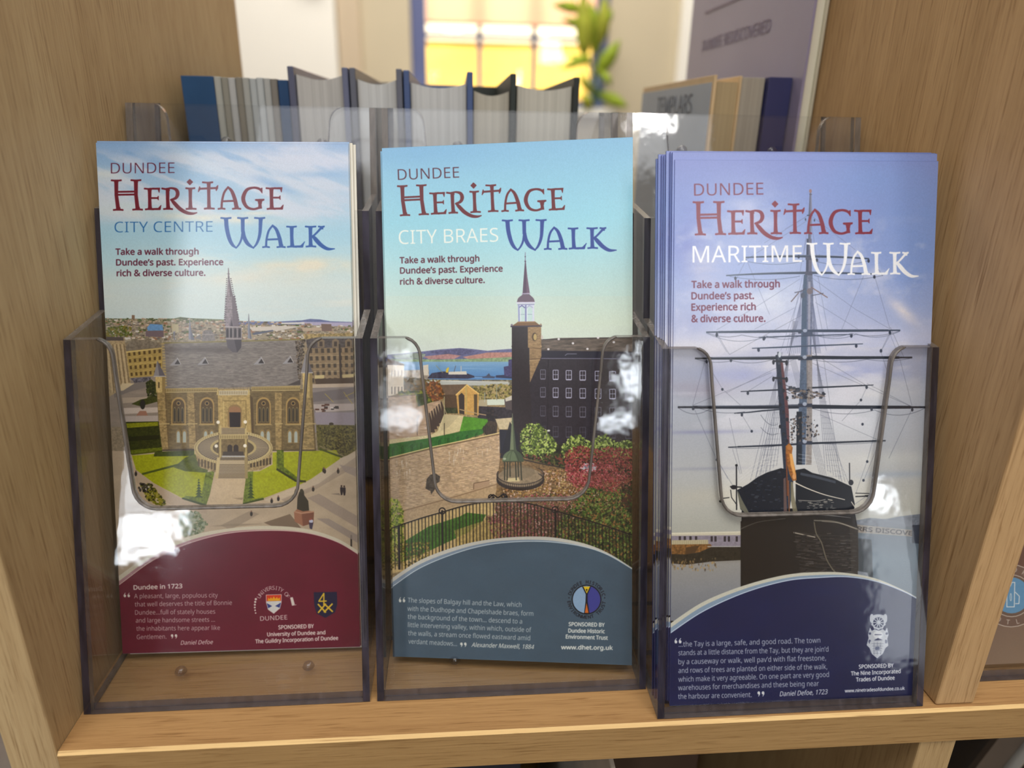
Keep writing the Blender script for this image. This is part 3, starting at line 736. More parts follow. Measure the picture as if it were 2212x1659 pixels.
    cv.text('The Guildry Incorporation of Dundee', (1235, 947), (1862, 920), 29, W2, .9)
    # ---- titles
    cv.fr(*A)
    H, _ = word_heritage(); WK = word_walk()
    cv.text('DUNDEE', (150, 324), (676, 320), 88, (96, 38, 62), -.7)
    place_word(cv, H, (152, 622), (1568, 622), (154, 625), (1569, 620), 250, (110, 30, 48))
    cv.text('CITY CENTRE', (180, 809), (990, 804), 88, (44, 104, 166), -.7)
    place_word(cv, WK, (1055, 930), (1994, 930), (1055, 932), (1994, 930), 250, (52, 92, 162))
    for s, a, b in (('Take a walk through', (190, 993), (872, 990)), ('Dundee’s past. Experience', (195, 1081), (1075, 1077)), ('rich & diverse culture.', (200, 1169), (928, 1165))):
        cv.text(s, a, b, 50, (98, 44, 66), .9)
    return finish(cv.img)

def quotes(cv, x, y, w, h, col, closing):
    """a pair of printed quotation marks; y is the baseline of the marks"""
    for dx in (0, w * .55):
        if closing:
            cv.ell(x + dx + w * .2, y - h * .66, w * .18, h * .3, col)
            cv.poly([(x + dx + w * .36, y - h * .7), (x + dx + w * .38, y - h * .45), (x + dx + w * .2, y), (x + dx + w * .12, y - h * .06), (x + dx + w * .24, y - h * .4)], col)
        else:
            cv.ell(x + dx + w * .2, y - h * .3, w * .18, h * .3, col)
            cv.poly([(x + dx + w * .03, y - h * .28), (x + dx + w * .02, y - h * .5), (x + dx + w * .24, y - h * 1.0), (x + dx + w * .32, y - h * .94), (x + dx + w * .16, y - h * .55)], col)

def art_braes():
    cv = Canvas(QUAD[2])
    A = (800, 280, 3.607); B = (800, 700, 3.318); C = (800, 1120, 3.687)
    cv.fr(*A)
    cv.grad([(-100, -200), (2400, -200), (2400, 3000), (-100, 3000)], [(60, (140, 188, 222)), (350, (146, 198, 224)), (700, (152, 208, 226)), (950, (166, 212, 222)), (1250, (186, 214, 210)), (1650, (204, 216, 198))])
    cv.blob(350, 150, 700, 170, (128, 178, 218), .6, .05)
    # ---- river and far shore
    cv.fr(*B)
    cv.grad([(60, -200), (2000, -200), (2000, 300), (60, 300)], [(-200, (192, 214, 206)), (0, (202, 216, 200)), (200, (204, 214, 206))])
    cv.poly([(-50, 430), (2050, 430), (2050, 2000), (-50, 2000)], (150, 128, 92), tex=.3)
    cv.poly([(900, 900), (2050, 850), (2050, 2000), (780, 2000), (900, 1280)], (92, 70, 50), tex=.5)
    cv.poly([(1400, 880), (2050, 880), (2050, 1250), (1420, 1140)], (112, 58, 54), tex=.4)
    cv.poly([(1440, 1240), (1560, 1170), (2050, 1160), (2050, 2000), (1300, 2000), (1340, 1440)], (56, 62, 32), tex=.5)
    cv.poly([(60, 226), (230, 212), (380, 196), (500, 182), (640, 172), (740, 180), (840, 192), (920, 184), (1040, 176), (1040, 280), (60, 280)], (104, 106, 142), tex=.15)
    cv.poly([(420, 200), (640, 178), (760, 192), (660, 226), (520, 220)], (88, 88, 120), .8, tex=.3)
    cv.poly([(380, 232), (560, 214), (650, 226), (600, 250), (420, 252)], (170, 130, 128), tex=.15); cv.poly([(660, 236), (840, 204), (1030, 202), (1030, 240), (700, 250)], (178, 134, 124), tex=.15)
    cv.poly([(150, 226), (330, 206), (400, 216), (370, 250), (180, 244)], (134, 146, 132), tex=.25)
    cv.poly([(150, 248), (500, 254), (760, 248), (1030, 236), (1030, 276), (150, 276)], (134, 156, 122), tex=.2)
    cv.grad([(60, 270), (1040, 270), (1040, 440), (60, 440)], [(270, (128, 164, 196)), (330, (100, 144, 188)), (420, (82, 124, 180))])
    cv.clouds([(150, 280), (1040, 280), (1040, 420), (150, 420)], (140, 176, 206), 10, 160, 41, .5, .7, .5)
    cv.poly([(235, 332), (420, 326), (420, 396), (235, 390)], (170, 156, 138), tex=.3); cv.poly([(378, 296), (416, 290), (416, 366), (380, 366)], (206, 196, 178))
    cv.poly([(408, 388), (440, 352), (520, 340), (650, 342), (700, 356), (745, 372), (748, 382), (700, 392), (420, 390)], (56, 54, 74), tex=.2)
    cv.poly([(560, 342), (688, 338), (692, 362), (560, 362)], (206, 200, 186)); cv.poly([(540, 346), (544, 322), (560, 308), (564, 318), (556, 350)], (206, 178, 60)); cv.line([(600, 342), (612, 298)], 4, (90, 84, 90)); cv.line([(650, 340), (650, 300)], 6, (186, 184, 180)); cv.line([(470, 296), (520, 350)], 3, (150, 140, 90))
    cv.poly([(800, 378), (830, 372), (850, 352), (862, 372), (896, 376), (888, 388), (806, 386)], (74, 78, 98)); cv.line([(750, 376), (1000, 380)], 4, (66, 84, 116)); cv.poly([(900, 368), (1030, 360), (1030, 392), (900, 384)], (54, 58, 84))
    cv.poly([(956, 306), (990, 300), (990, 256), (1030, 250), (1030, 380), (960, 372)], (72, 68, 106), tex=.2)
    cv.poly([(240, 396), (1040, 400), (1040, 470), (240, 470)], (122, 116, 96), tex=.4)
    cv.poly([(400, 404), (640, 410), (1000, 420), (990, 442), (520, 438), (400, 424)], (176, 178, 172)); cv.poly([(640, 398), (800, 402), (800, 412), (640, 410)], (92, 98, 108)); cv.line([(420, 404), (990, 416)], 5, (214, 214, 206))
    cv.scatter([(250, 400), (500, 400), (500, 470), (250, 470)], 120, (4, 9), [(110, 88, 44), (92, 84, 48), (140, 110, 60)], seed=21)
    # trees behind the house
    cv.scatter([(740, 450), (900, 430), (1020, 440), (1020, 560), (760, 560)], 600, (5, 12), [(128, 118, 66), (96, 88, 50), (152, 142, 80), (80, 74, 48), (170, 150, 104)], seed=22)
    cv.poly([(835, 540), (966, 538), (962, 580), (838, 582)], (204, 212, 196)); cv.poly([(770, 545), (835, 540), (838, 590), (770, 600)], (172, 160, 130))
    cv.line([(905, 430), (905, 545)], 5, (146, 150, 130)); cv.line([(820, 490), (820, 560)], 4, (186, 190, 180))
    cv.poly([(770, 588), (850, 592), (1030, 600), (1030, 700), (770, 680)], (52, 46, 52), tex=.3); cv.poly([(960, 540), (1030, 510), (1030, 620), (970, 610)], (84, 74, 74)); cv.poly([(966, 532), (1030, 506), (1030, 540), (970, 556)], (196, 190, 176))
    # white building at the left
    cv.poly([(60, 236), (160, 256), (244, 288), (240, 300), (60, 290)], (104, 84, 70)); cv.poly([(60, 290), (242, 296), (238, 486), (60, 540)], (228, 212, 188), tex=.06)
    for x in (150, 172, 198, 222):
        cv.poly([(x, 450), (x + 8, 448), (x + 8, 500), (x, 504)], (130, 112, 92)); cv.poly([(x, 330), (x + 7, 330), (x + 7, 372), (x, 374)], (160, 142, 120))
    cv.scatter([(245, 380), (400, 400), (400, 480), (250, 480)], 200, (6, 13), [(96, 78, 40), (122, 94, 44), (72, 62, 34)], seed=23)
    cv.scatter([(200, 484), (330, 480), (440, 492), (480, 530), (470, 570), (330, 560), (210, 508)], 350, (6, 12), [(118, 124, 24), (84, 92, 26), (54, 62, 24), (138, 140, 30)], seed=24)
    cv.scatter([(400, 430), (450, 412), (500, 424), (526, 470), (520, 530), (460, 560), (408, 500)], 350, (6, 12), [(138, 84, 40), (112, 62, 34), (160, 104, 50), (84, 62, 34)], seed=25)
    cv.poly([(330, 500), (405, 500), (420, 600), (340, 590)], (58, 70, 34), tex=.3)
    # house
    cv.poly([(500, 436), (692, 432), (630, 506), (540, 512)], (104, 84, 66), tex=.1); cv.poly([(520, 506), (622, 506), (628, 640), (540, 624)], (84, 64, 44), tex=.1)
    cv.poly([(616, 506), (692, 434), (778, 500), (776, 656), (628, 640)], (196, 154, 86), tex=.12); cv.line([(612, 510), (692, 436), (780, 502)], 8, (224, 186, 112))
    cv.poly([(632, 512), (654, 492), (674, 512), (674, 648), (638, 642)], (62, 52, 46)); cv.poly([(742, 504), (766, 504), (766, 656), (744, 654)], (88, 72, 48)); cv.line([(686, 440), (688, 680)], 5, (176, 166, 104))
    cv.poly([(530, 600), (620, 600), (628, 640), (540, 640)], (56, 60, 34), tex=.4)
    # upper stone wall
    cv.poly([(60, 524), (326, 506), (330, 596), (440, 560), (500, 548), (530, 640), (430, 800), (60, 860)], (180, 152, 124), tex=.18, ts=(5, 12))
    cv.line([(60, 524), (326, 508)], 7, (128, 108, 90)); cv.line([(60, 770), (430, 716)], 5, (150, 126, 104), .6)
    for k in range(14):
        y = 540 + k * 20; cv.line([(70, y + 10), (326 if k < 3 else 420, y)], 1.8, (142, 116, 94), .6)
    cv.line([(326, 506), (340, 800)], 4, (130, 106, 86), .6)
    for k in range(6):
        x = 418 + k * 17; cv.poly([(x, 640 - k * 16), (x + 9, 634 - k * 16), (x + 46, 776 - k * 22), (x + 14, 778 - k * 22)], (74, 60, 52)); cv.line([(x + 11, 636 - k * 16), (x + 50, 774 - k * 22)], 4, (176, 158, 124))
    cv.line([(352, 652), (336, 690), (336, 796)], 5, (96, 80, 66))
    # path and lawn
    cv.poly([(60, 836), (430, 796), (480, 770), (528, 646), (668, 656), (650, 764), (430, 830), (60, 880)], (206, 190, 146), tex=.08); cv.poly([(528, 648), (640, 652), (560, 740), (500, 770)], (178, 164, 130), .6)
    cv.poly([(60, 872), (430, 816), (640, 772), (668, 662), (850, 682), (830, 760), (800, 790), (500, 880), (60, 972)], (52, 104, 44), tex=.18)
    cv.poly([(668, 664), (850, 684), (820, 750), (640, 770)], (84, 140, 40), tex=.15)
    for k in range(11):
        x = 160 + k * 66; y = 880 - (x - 160) * .17; cv.line([(x, y + 10), (x, y + 70 - k * 2)], 3.4, (28, 54, 32)); cv.line([(x, y + 10), (x + 10, y + 6), (x + 10, y + 60 - k * 2)], 2.4, (28, 54, 32))
    for x, y0, y1 in ((530, 520, 800), (1018, 645, 700)):
        cv.line([(x, y0), (x, y1)], 5, (176, 170, 130)); cv.line([(x, y0 + 190), (x, y1)], 5, (56, 48, 40))
    cv.curve([(640, 612), (760, 640), (860, 660), (910, 690)], 7, (176, 150, 110)); cv.scatter([(840, 610), (900, 620), (910, 700), (830, 690)], 80, (6, 13), [(40, 36, 40), (60, 50, 50)], seed=26)
    cv.poly([(800, 750), (850, 690), (910, 700), (905, 780), (830, 800)], (60, 50, 44), .9, tex=.3)
    for k in range(8):
        cv.line([(812 + k * 13, 730 - 5 * math.sin(k)), (812 + k * 13, 786)], 3, (34, 30, 30))
    cv.poly([(895, 680), (1020, 670), (1015, 750), (925, 756)], (196, 180, 146), tex=.1)
    # lower wall
    cv.poly([(60, 985), (450, 888), (925, 788), (932, 1150), (760, 1192), (240, 1340), (140, 1330), (60, 1330)], (182, 156, 124), tex=.22, ts=(5, 14))
    r = random.Random(4)
    for k in range(22):
        q = k / 22.
        cv.line([(60, 1010 + q * 320), (925, 800 + q * 350)], 2, (138, 110, 84), .45)
    L = {0: [], 1: [], 2: []}
    for k in range(620):
        x = r.uniform(140, 920); q = r.uniform(0, 1); y = (985 - (x - 60) * .228) + q * (345 + (x - 60) * .012)
        w_, h_ = r.uniform(6, 16), r.uniform(3, 6); L[k % 3].append([(x, y), (x + w_, y - w_ * .22), (x + w_, y - w_ * .22 + h_), (x, y + h_)])
    cv.polys(L[0], (206, 184, 152), .7); cv.polys(L[1], (150, 122, 96), .7); cv.polys(L[2], (190, 160, 150), .5)
    for k in range(36):
        x = r.choice([r.uniform(560, 700), r.uniform(760, 920), r.uniform(180, 300)]); y = 985 - (x - 60) * .228 + r.uniform(20, 120); cv.line([(x, y), (x + r.uniform(-4, 4), y + r.uniform(20, 60))], r.uniform(3, 8), (226, 214, 196), .6, 1)
    cv.line([(60, 986), (450, 890), (926, 789)], 9, (120, 98, 74)); cv.line([(60, 976), (450, 880), (926, 780)], 7, (222, 198, 140))
    cv.poly([(740, 1140), (852, 1120), (856, 1158), (744, 1186)], (168, 140, 112)); cv.line([(740, 1186), (742, 1142), (854, 1120)], 5, (110, 88, 68))
    cv.poly([(60, 1340), (240, 1330), (760, 1186), (932, 1140), (880, 1250), (660, 1300), (240, 1430), (60, 1480)], (176, 150, 116), tex=.15)
    cv.line([(240, 1338), (600, 1240), (932, 1140)], 8, (140, 114, 88)); cv.poly([(240, 1420), (640, 1300), (900, 1250), (860, 1380), (240, 1560)], (196, 170, 128), tex=.12)
    cv.poly([(395, 1180), (404, 1110), (430, 1080), (470, 1072), (500, 1092), (496, 1130), (462, 1150), (466, 1180), (436, 1222), (430, 1196)], (74, 66, 58), tex=.4)
    # mill
    cv.poly([(1222, 112), (1340, 100), (2000, 92), (2000, 270), (1222, 196)], (98, 88, 80), tex=.35, ts=(6, 30)); cv.line([(1222, 112), (2000, 92)], 6, (60, 54, 56))
    cv.poly([(1200, 190), (2000, 200), (2000, 1100), (1010, 960), (1020, 500)], (46, 40, 48), tex=.15); cv.poly([(1225, 192), (2000, 200), (2000, 246), (1225, 244)], (34, 32, 48)); cv.line([(1225, 246), (2000, 250)], 5, (120, 118, 138)); cv.line([(1395, 226), (1410, 214), (1480, 214)], 4, (140, 140, 156))
    for x, y in ((1350, 108), (1452, 138), (1276, 180), (1556, 178), (1632, 98), (1745, 130)):
        cv.ell(x, y, 9, 8, (214, 210, 212))
    cols = [(1237, 34), (1328, 36), (1422, 38), (1522, 40), (1632, 42), (1736, 42), (1852, 46), (1960, 46)]
    rows = [(360, 64), (488, 66), (622, 70), (768, 72)]
    for j, (y, h_) in enumerate(rows):
        for i, (x, w_) in enumerate(cols):
            y_ = y + i * 2.5; b = (1, .95, .55, .3)[j] * (.6 if i == 0 else 1); al = .25 + .75 * b
            c = (int(70 + 110 * b), int(70 + 110 * b), int(84 + 118 * b))
            cv.line([(x - w_ / 2, y_ - h_ / 2), (x + w_ / 2, y_ - h_ / 2), (x + w_ / 2, y_ + h_ / 2), (x - w_ / 2, y_ + h_ / 2), (x - w_ / 2, y_ - h_ / 2)], 5, c, al)
            cv.line([(x - w_ / 2, y_), (x + w_ / 2, y_)], 4, c, al * .9); cv.line([(x, y_ - h_ / 2), (x, y_ + h_ / 2)], 3, c, al * .8); cv.line([(x - w_ / 2, y_ + h_ / 2 + 3), (x + w_ / 2, y_ + h_ / 2 + 3)], 6, c, al)
    cv.line([(1275, 250), (1270, 820)], 4, (26, 24, 30), .7); cv.line([(1590, 250), (1580, 820)], 4, (26, 24, 30), .7)
    # tower
    cv.poly([(1014, 16), (1138, 10), (1142, 430), (1170, 900), (1014, 960)], (44, 36, 40), tex=.12)
    cv.poly([(1137, 8), (1224, 16), (1226, 232), (1144, 420)], (150, 124, 90), tex=.2, ts=(3, 8))
    for y in range(20, 400, 9):
        cv.line([(1140, y), (min(1224, 1224 - max(0, y - 232) * .44), y + 2)], 1.5, (104, 84, 62), .6)
    cv.line([(1136, 154), (1228, 160)], 10, (186, 158, 118)); cv.line([(1012, 160), (1138, 160)], 7, (30, 26, 32)); cv.line([(1138, 170), (1226, 176)], 5, (96, 76, 56)); cv.line([(1140, 262), (1216, 258)], 7, (168, 142, 104)); cv.line([(1140, 252), (1222, 248)], 4, (90, 72, 54))
    cv.ell(1181, 93, 20, 32, (74, 60, 46)); cv.ell(1184, 94, 14, 25, (182, 158, 104)); cv.ell(1180, 98, 8, 18, (120, 100, 66))
    cv.ell(1230, 96, 8, 16, (196, 186, 180), .8)
    # trees against the mill
    cv.poly([(925, 756), (1014, 760), (1010, 925), (930, 925)], (38, 38, 50)); cv.poly([(1000, 700), (1060, 800), (1080, 1000), (930, 960)], (34, 34, 42), .9)
    cv.poly([(1060, 870), (1880, 850), (2000, 860), (2000, 1100), (1380, 1060), (1080, 980)], (44, 44, 32), tex=.4)
    Gt = [(150, 168, 84), (112, 132, 54), (176, 190, 108), (78, 96, 42), (60, 74, 40)]
    cv.scatter([(1076, 790), (1120, 720), (1190, 706), (1260, 760), (1330, 850), (1330, 910), (1240, 970), (1130, 980), (1080, 900)], 900, (5, 11), Gt, seed=30)
    cv.scatter([(1366, 880), (1440, 800), (1500, 800), (1580, 850), (1640, 800), (1690, 790), (1760, 850), (1850, 830), (1950, 880), (1950, 960), (1380, 960)], 1300, (5, 11), Gt, seed=31)
    cv.scatter([(1090, 940), (1380, 930), (1400, 1040), (1300, 1040), (1110, 1000)], 300, (6, 12), [(36, 38, 28), (58, 66, 34), (90, 88, 50), (110, 60, 50)], seed=32)
    cv.ell(1278, 764, 11, 7, (214, 214, 206)); cv.line([(1268, 768), (1262, 820)], 4, (120, 120, 120))
    # round terrace and pavilion
    cv.poly([(930, 960), (1110, 960), (1420, 1050), (1500, 1120), (1400, 1300), (900, 1300), (905, 1150)], (120, 96, 66), tex=.4)
    cv.scatter([(1000, 1060), (1420, 1040), (1900, 1120), (1900, 1400), (1560, 1300), (1300, 1280), (940, 1240)], 2600, (3, 9), [(166, 122, 92), (120, 88, 56), (198, 168, 148), (88, 66, 44), (150, 110, 60), (176, 150, 96)], seed=33)
    cv.ell(1075, 1112, 172, 76, (58, 48, 42)); cv.ell(1075, 1098, 165, 70, (140, 122, 98), tex=.15); cv.ell(1060, 1060, 120, 50, (120, 106, 84), .6)
    for a in np.linspace(-.5, math.pi + .35, 44):
        x, y = 1075 + 168 * math.cos(a), 1104 + 70 * math.sin(a); cv.line([(x, y - 26), (x, y + 12)], 2.6, (40, 34, 34))
    cv.line([(1075 + 168 * math.cos(a), 1078 + 70 * math.sin(a)) for a in np.linspace(-.7, math.pi + .35, 40)], 5, (48, 42, 40)); cv.line([(1075 + 168 * math.cos(a), 1118 + 72 * math.sin(a)) for a in np.linspace(-.7, math.pi + .35, 40)], 5, (48, 42, 40))
    cv.curve([(1090, 970), (1250, 1006), (1380, 1030), (1440, 1052)], 9, (56, 50, 44))
    cv.poly([(975, 1106), (1062, 1100), (1072, 1128), (984, 1130)], (196, 180, 136))
    for x, x2 in ((962, 962), (984, 980), (1000, 1002), (1040, 1046), (1058, 1062), (1078, 1084)):
        cv.line([(x, 985), (x2, 1120 if x not in (1000, 1058) else 1095)], 8, (50, 52, 40))
    cv.line([(950, 984), (1098, 982)], 10, (64, 70, 52))
    cv.poly(spline([(944, 982), (956, 940), (985, 914), (1022, 904), (1060, 914), (1088, 944), (1100, 980)], 8).tolist(), (96, 110, 82)); cv.poly(spline([(1030, 906), (1062, 916), (1090, 946), (1100, 980), (1056, 982)], 8).tolist(), (64, 76, 56), .9)
    for x in (970, 1000):
        cv.curve([(x, 980), (x + (1022 - x) * .3, 936), (1022, 904)], 3, (70, 82, 60))
    cv.curve([(1022, 905), (1050, 940), (1062, 980)], 3, (52, 60, 46)); cv.ell(962, 966, 12, 8, (196, 200, 176), .6)
    cv.poly([(1016, 650), (1020, 650), (1046, 905), (1000, 905)], (112, 122, 94)); cv.poly([(1019, 650), (1046, 905), (1028, 905)], (74, 84, 66)); cv.line([(1018, 640), (1018, 690)], 5, (104, 110, 92)); cv.ell(1018, 700, 7, 7, (96, 104, 84)); cv.line([(996, 905), (1050, 904)], 7, (74, 82, 62))
    # red shrubs, car, green shrubs
    cv.scatter([(1400, 900), (1500, 870), (1600, 900), (1700, 880), (1950, 900), (1950, 1250), (1600, 1180), (1420, 1130), (1390, 1000)], 2600, (4, 10), [(140, 62, 62), (104, 44, 44), (168, 92, 88), (84, 40, 36), (120, 84, 60), (150, 70, 60)], seed=34)
    cv.poly([(1500, 1030), (1536, 1000), (1600, 996), (1622, 1020), (1618, 1050), (1560, 1060)], (206, 206, 214), .8); cv.poly([(1530, 1016), (1590, 1004), (1600, 1026), (1540, 1034)], (96, 100, 116), .8)
    cv.scatter([(1400, 1000), (1700, 980), (1800, 1100), (1500, 1200), (1400, 1120)], 500, (3, 8), [(160, 72, 78), (190, 110, 112), (112, 50, 50)], seed=35)
    cv.scatter([(900, 1260), (1300, 1210), (1560, 1260), (1500, 1500), (1100, 1600), (860, 1560)], 2600, (3, 8), [(150, 112, 92), (104, 80, 54), (190, 160, 146), (132, 66, 70), (84, 84, 44), (74, 58, 44), (168, 86, 92)], seed=36)
    cv.scatter([(1450, 1300), (1560, 1170), (1700, 1200), (1950, 1160), (1950, 1700), (1300, 1700), (1340, 1440)], 3600, (4, 11), [(66, 92, 34), (98, 120, 48), (44, 60, 28), (124, 140, 70), (34, 44, 26), (150, 104, 60), (84, 70, 36)], seed=37)
    cv.scatter([(1800, 1150), (1950, 1100), (1950, 1420), (1800, 1300)], 300, (5, 12), [(36, 40, 24), (56, 60, 30), (80, 46, 36)], seed=38)
    cv.line([(1850, 1160), (1800, 1300), (1720, 1360)], 6, (74, 52, 38)); cv.line([(1740, 1190), (1780, 1290)], 5, (80, 60, 44))
    # lawn, path and shrub below the fence
    cv.poly([(130, 1520), (240, 1430), (640, 1310), (860, 1262), (900, 1350), (760, 1460), (560, 1700), (100, 1800)], (200, 172, 116), tex=.12)
    cv.poly([(240, 1560), (420, 1450), (640, 1380), (690, 1352), (830, 1366), (800, 1420), (690, 1500), (560, 1560), (350, 1660), (240, 1700)], (66, 106, 36), tex=.3)
    cv.poly([(600, 1480), (840, 1400), (980, 1440), (900, 1560), (640, 1640)], (190, 162, 92), .7, tex=.3)
    cv.scatter([(820, 1380), (1150, 1340), (1200, 1540), (900, 1560)], 700, (4, 9), [(134, 66, 76), (96, 58, 46), (168, 96, 100), (110, 100, 60), (150, 124, 84)], seed=39)
    cv.scatter([(120, 1240), (200, 1260), (235, 1340), (235, 1700), (120, 1700)], 700, (5, 11), [(150, 164, 50), (110, 130, 40), (84, 100, 36), (176, 180, 80)], seed=40)
    cv.scatter([(130, 1580), (420, 1560), (430, 1700), (130, 1760)], 400, (4, 10), [(150, 130, 60), (96, 84, 40), (180, 156, 84), (70, 74, 34)], seed=41)
    # railings
    K = (26, 22, 26)
    rail = spline([(100, 1486), (145, 1466), (330, 1402), (500, 1352), (700, 1296), (900, 1270), (1130, 1286), (1350, 1346), (1600, 1420), (1880, 1512), (1990, 1550)], 20)
    yb = lambda x: float(np.interp(x, rail[:, 0], rail[:, 1]))
    cv.line(rail, 8, K); cv.line([(x, y + 8) for x, y in rail], 3, (90, 80, 70), .6)
    for k in range(74):
        x = 150 + k * 24.4; cv.line([(x, yb(x)), (x + 4, 1760)], 5 if k % 2 else 6.5, K)
    for x in (515, 1326, 205):
        cv.line([(x, yb(x)), (x + 4, 1760)], 14, K)
    for x in (515, 1324):
        cv.line([(x + 22 * math.cos(a), yb(x) - 8 + 22 * math.sin(a)) for a in np.linspace(0, 6.3, 18)], 8, K); cv.ell(x, yb(x) - 6, 8, 8, K)
    for x, y, q in ((866, 1238, 1), (960, 1232, -1)):
        cv.line([(x + 22 * math.cos(a) * (1 - a * .06), y + 20 * math.sin(a) * (1 - a * .06)) for a in np.linspace(0, 8, 24)], 8, K)
    cv.line([(840, 1256), (880, 1222), (915, 1246), (950, 1220), (985, 1252)], 8, K)
    cv.line([(1000 + 14 * math.cos(a), 1690 + 12 * math.sin(a)) for a in np.linspace(0, 6.3, 14)], 6, K)
    # ---- slate foot
    cv.fr(*C)
    top = spline([(60, 545), (165, 480), (400, 330), (700, 218), (950, 166), (1200, 145), (1450, 150), (1700, 198), (1900, 278), (2120, 415)], 10).tolist()
    low = spline([(60, 620), (170, 546), (400, 392), (700, 270), (950, 207), (1200, 184), (1450, 188), (1700, 225), (1900, 294), (2120, 424)], 10).tolist()
    mid = spline([(60, 585), (168, 512), (400, 362), (700, 248), (950, 190), (1200, 170), (1450, 178), (1700, 222), (1900, 294), (2120, 424)], 10).tolist()
    cv.poly(top + [(2300, 1400), (0, 1400)], (206, 202, 190)); cv.poly(mid + [(2300, 1400), (0, 1400)], (132, 148, 164)); cv.poly(low + [(2300, 1400), (0, 1400)], (74, 94, 110), tex=.04, ts=(60, 90)); cv.line(low, 6, (206, 216, 220))
    W = (188, 196, 196); W2 = (220, 222, 214)
    for s, a, b in (('The slopes of Balgay hill and the Law, which', (297, 668), (1203, 705)), ('with the Dudhope and Chapelshade braes, form', (295, 735), (1297, 776)), ('the background of the town… descend to a', (297, 799), (1208, 838)),
                    ('little intervening valley, within which, outside of', (299, 864), (1281, 906)), ('the walls, a stream once flowed eastward amid', (300, 930), (1272, 971)), ('verdant meadows…', (302, 996), (690, 1016))):
        cv.text(s, a, b, 37, W, .1)
    cv.text('Alexander Maxwell, 1884', (805, 1022), (1300, 1040), 34, W2, .35, shear=.22)
    quotes(cv, 226, 668, 56, 42, W2, False); quotes(cv, 714, 1024, 56, 38, W2, True)
    cv.ell(1722, 646, 119, 119, (20, 24, 34)); cv.ell(1722, 646, 110, 110, (144, 172, 200))
    t = np.linspace(-math.pi / 2 + .3, math.pi / 2 - .16, 20)
    cv.poly([(1722 + 110 * math.cos(a), 646 + 110 * math.sin(a)) for a in t] + [(1726, 660), (1728, 600)], (66, 70, 146))
    cv.poly([(1686, 542), (1758, 542), (1730, 604), (1730, 660), (1746, 760), (1702, 760), (1714, 660), (1716, 604)], (20, 24, 34))
    cv.poly([(1696, 542), (1750, 542), (1724, 598)], (230, 192, 40)); cv.poly([(1722, 672), (1738, 752), (1708, 752)], (214, 112, 44)); cv.poly([(1716, 562), (1730, 562), (1723, 584)], (20, 24, 34))
    D = (26, 32, 44)
    cv.arc_text('DUNDEE HISTORIC', 1722, 646, 140, 160, 16, 26, D, .6); cv.arc_text('ENVIRONMENT TRUST', 1722, 646, 140, 188, 350, 26, D, .6, inside=True)
    cv.ell(1582, 632, 5, 5, D); cv.ell(1866, 632, 5, 5, D)
    cv.text('SPONSORED BY', (1580, 856), (1865, 862), 30, W2, .9); cv.text('Dundee Historic', (1577, 908), (1866, 914), 31, W2, .9); cv.text('Environment Trust', (1557, 956), (1890, 966), 31, W2, .9); cv.text('www.dhet.org.uk', (1520, 1041), (1930, 1046), 32, W2, 1.1)
    # ---- steeple
    cv.fr(*A)
    cv.poly([(1205, 955), (1209, 955), (1210, 1030), (1204, 1030)], (120, 110, 140)); cv.ell(1207, 990, 5, 5, (90, 80, 100)); cv.ell(1207, 1026, 7, 5, (90, 80, 100))
    cv.poly([(1205, 1020), (1210, 1020), (1222, 1140), (1242, 1276), (1186, 1280), (1196, 1140)], (84, 66, 88)); cv.poly([(1208, 1020), (1210, 1020), (1222, 1140), (1242, 1276), (1218, 1278)], (112, 92, 112), .8)
    cv.line([(1180, 1280), (1246, 1276)], 8, (170, 160, 186)); cv.poly([(1188, 1282), (1238, 1282), (1256, 1300), (1172, 1300)], (98, 84, 100))
    cv.poly(spline([(1142, 1344), (1152, 1314), (1180, 1292), (1212, 1284), (1248, 1294), (1272, 1316), (1282, 1344)], 6).tolist(), (104, 88, 104)); cv.line([(1138, 1350), (1284, 1348)], 12, (206, 206, 226)); cv.line([(1146, 1364), (1278, 1362)], 8, (146, 146, 186))
    cv.poly([(1150, 1368), (1276, 1366), (1278, 1500), (1152, 1500)], (196, 208, 222))
    for cx in (1182, 1240):
        cv.poly(gothic(cx, 1380, 1492, 44), (190, 214, 212)); cv.line([(cx - 20, 1440), (cx + 20, 1440)], 3, (130, 140, 170))
    for x, w_, c in ((1156, 12, (150, 156, 196)), (1211, 12, (132, 136, 180)), (1270, 12, (206, 210, 226)), (1168, 5, (222, 226, 236)), (1222, 5, (222, 226, 236))):
        cv.line([(x, 1366), (x + (3 if x < 1200 else 0), 1498)], w_, c)
    cv.line([(1160, 1386), (1180, 1370), (1206, 1390)], 8, (110, 112, 160)); cv.line([(1216, 1390), (1240, 1370), (1266, 1388)], 8, (170, 174, 200))
    cv.poly([(1150, 1498), (1284, 1496), (1310, 1516), (1334, 1530), (1096, 1534), (1130, 1512)], (122, 92, 62)); cv.line([(1148, 1500), (1284, 1498)], 8, (150, 120, 84)); cv.line([(1092, 1534), (1336, 1530)], 10, (60, 52, 66)); cv.ell(1102, 1522, 8, 8, (120, 110, 124)); cv.ell(1328, 1520, 8, 8, (150, 130, 110))
    cv.poly([(1102, 1540), (1226, 1538), (1228, 1700), (1104, 1700)], (44, 36, 40), tex=.1); cv.poly([(1226, 1538), (1324, 1540), (1326, 1700), (1228, 1700)], (150, 124, 90), tex=.2, ts=(3, 8))
    cv.ell(1280, 1615, 20, 33, (74, 60, 46)); cv.ell(1284, 1616, 14, 26, (182, 158, 104))
    # ---- titles
    H, _ = word_heritage(); WK = word_walk()
    cv.text('DUNDEE', (215, 393), (693, 374), 84, (84, 40, 56), -.5)
    place_word(cv, H, (152, 622), (1568, 622), (218, 670), (1514, 625), 234, (104, 38, 46))
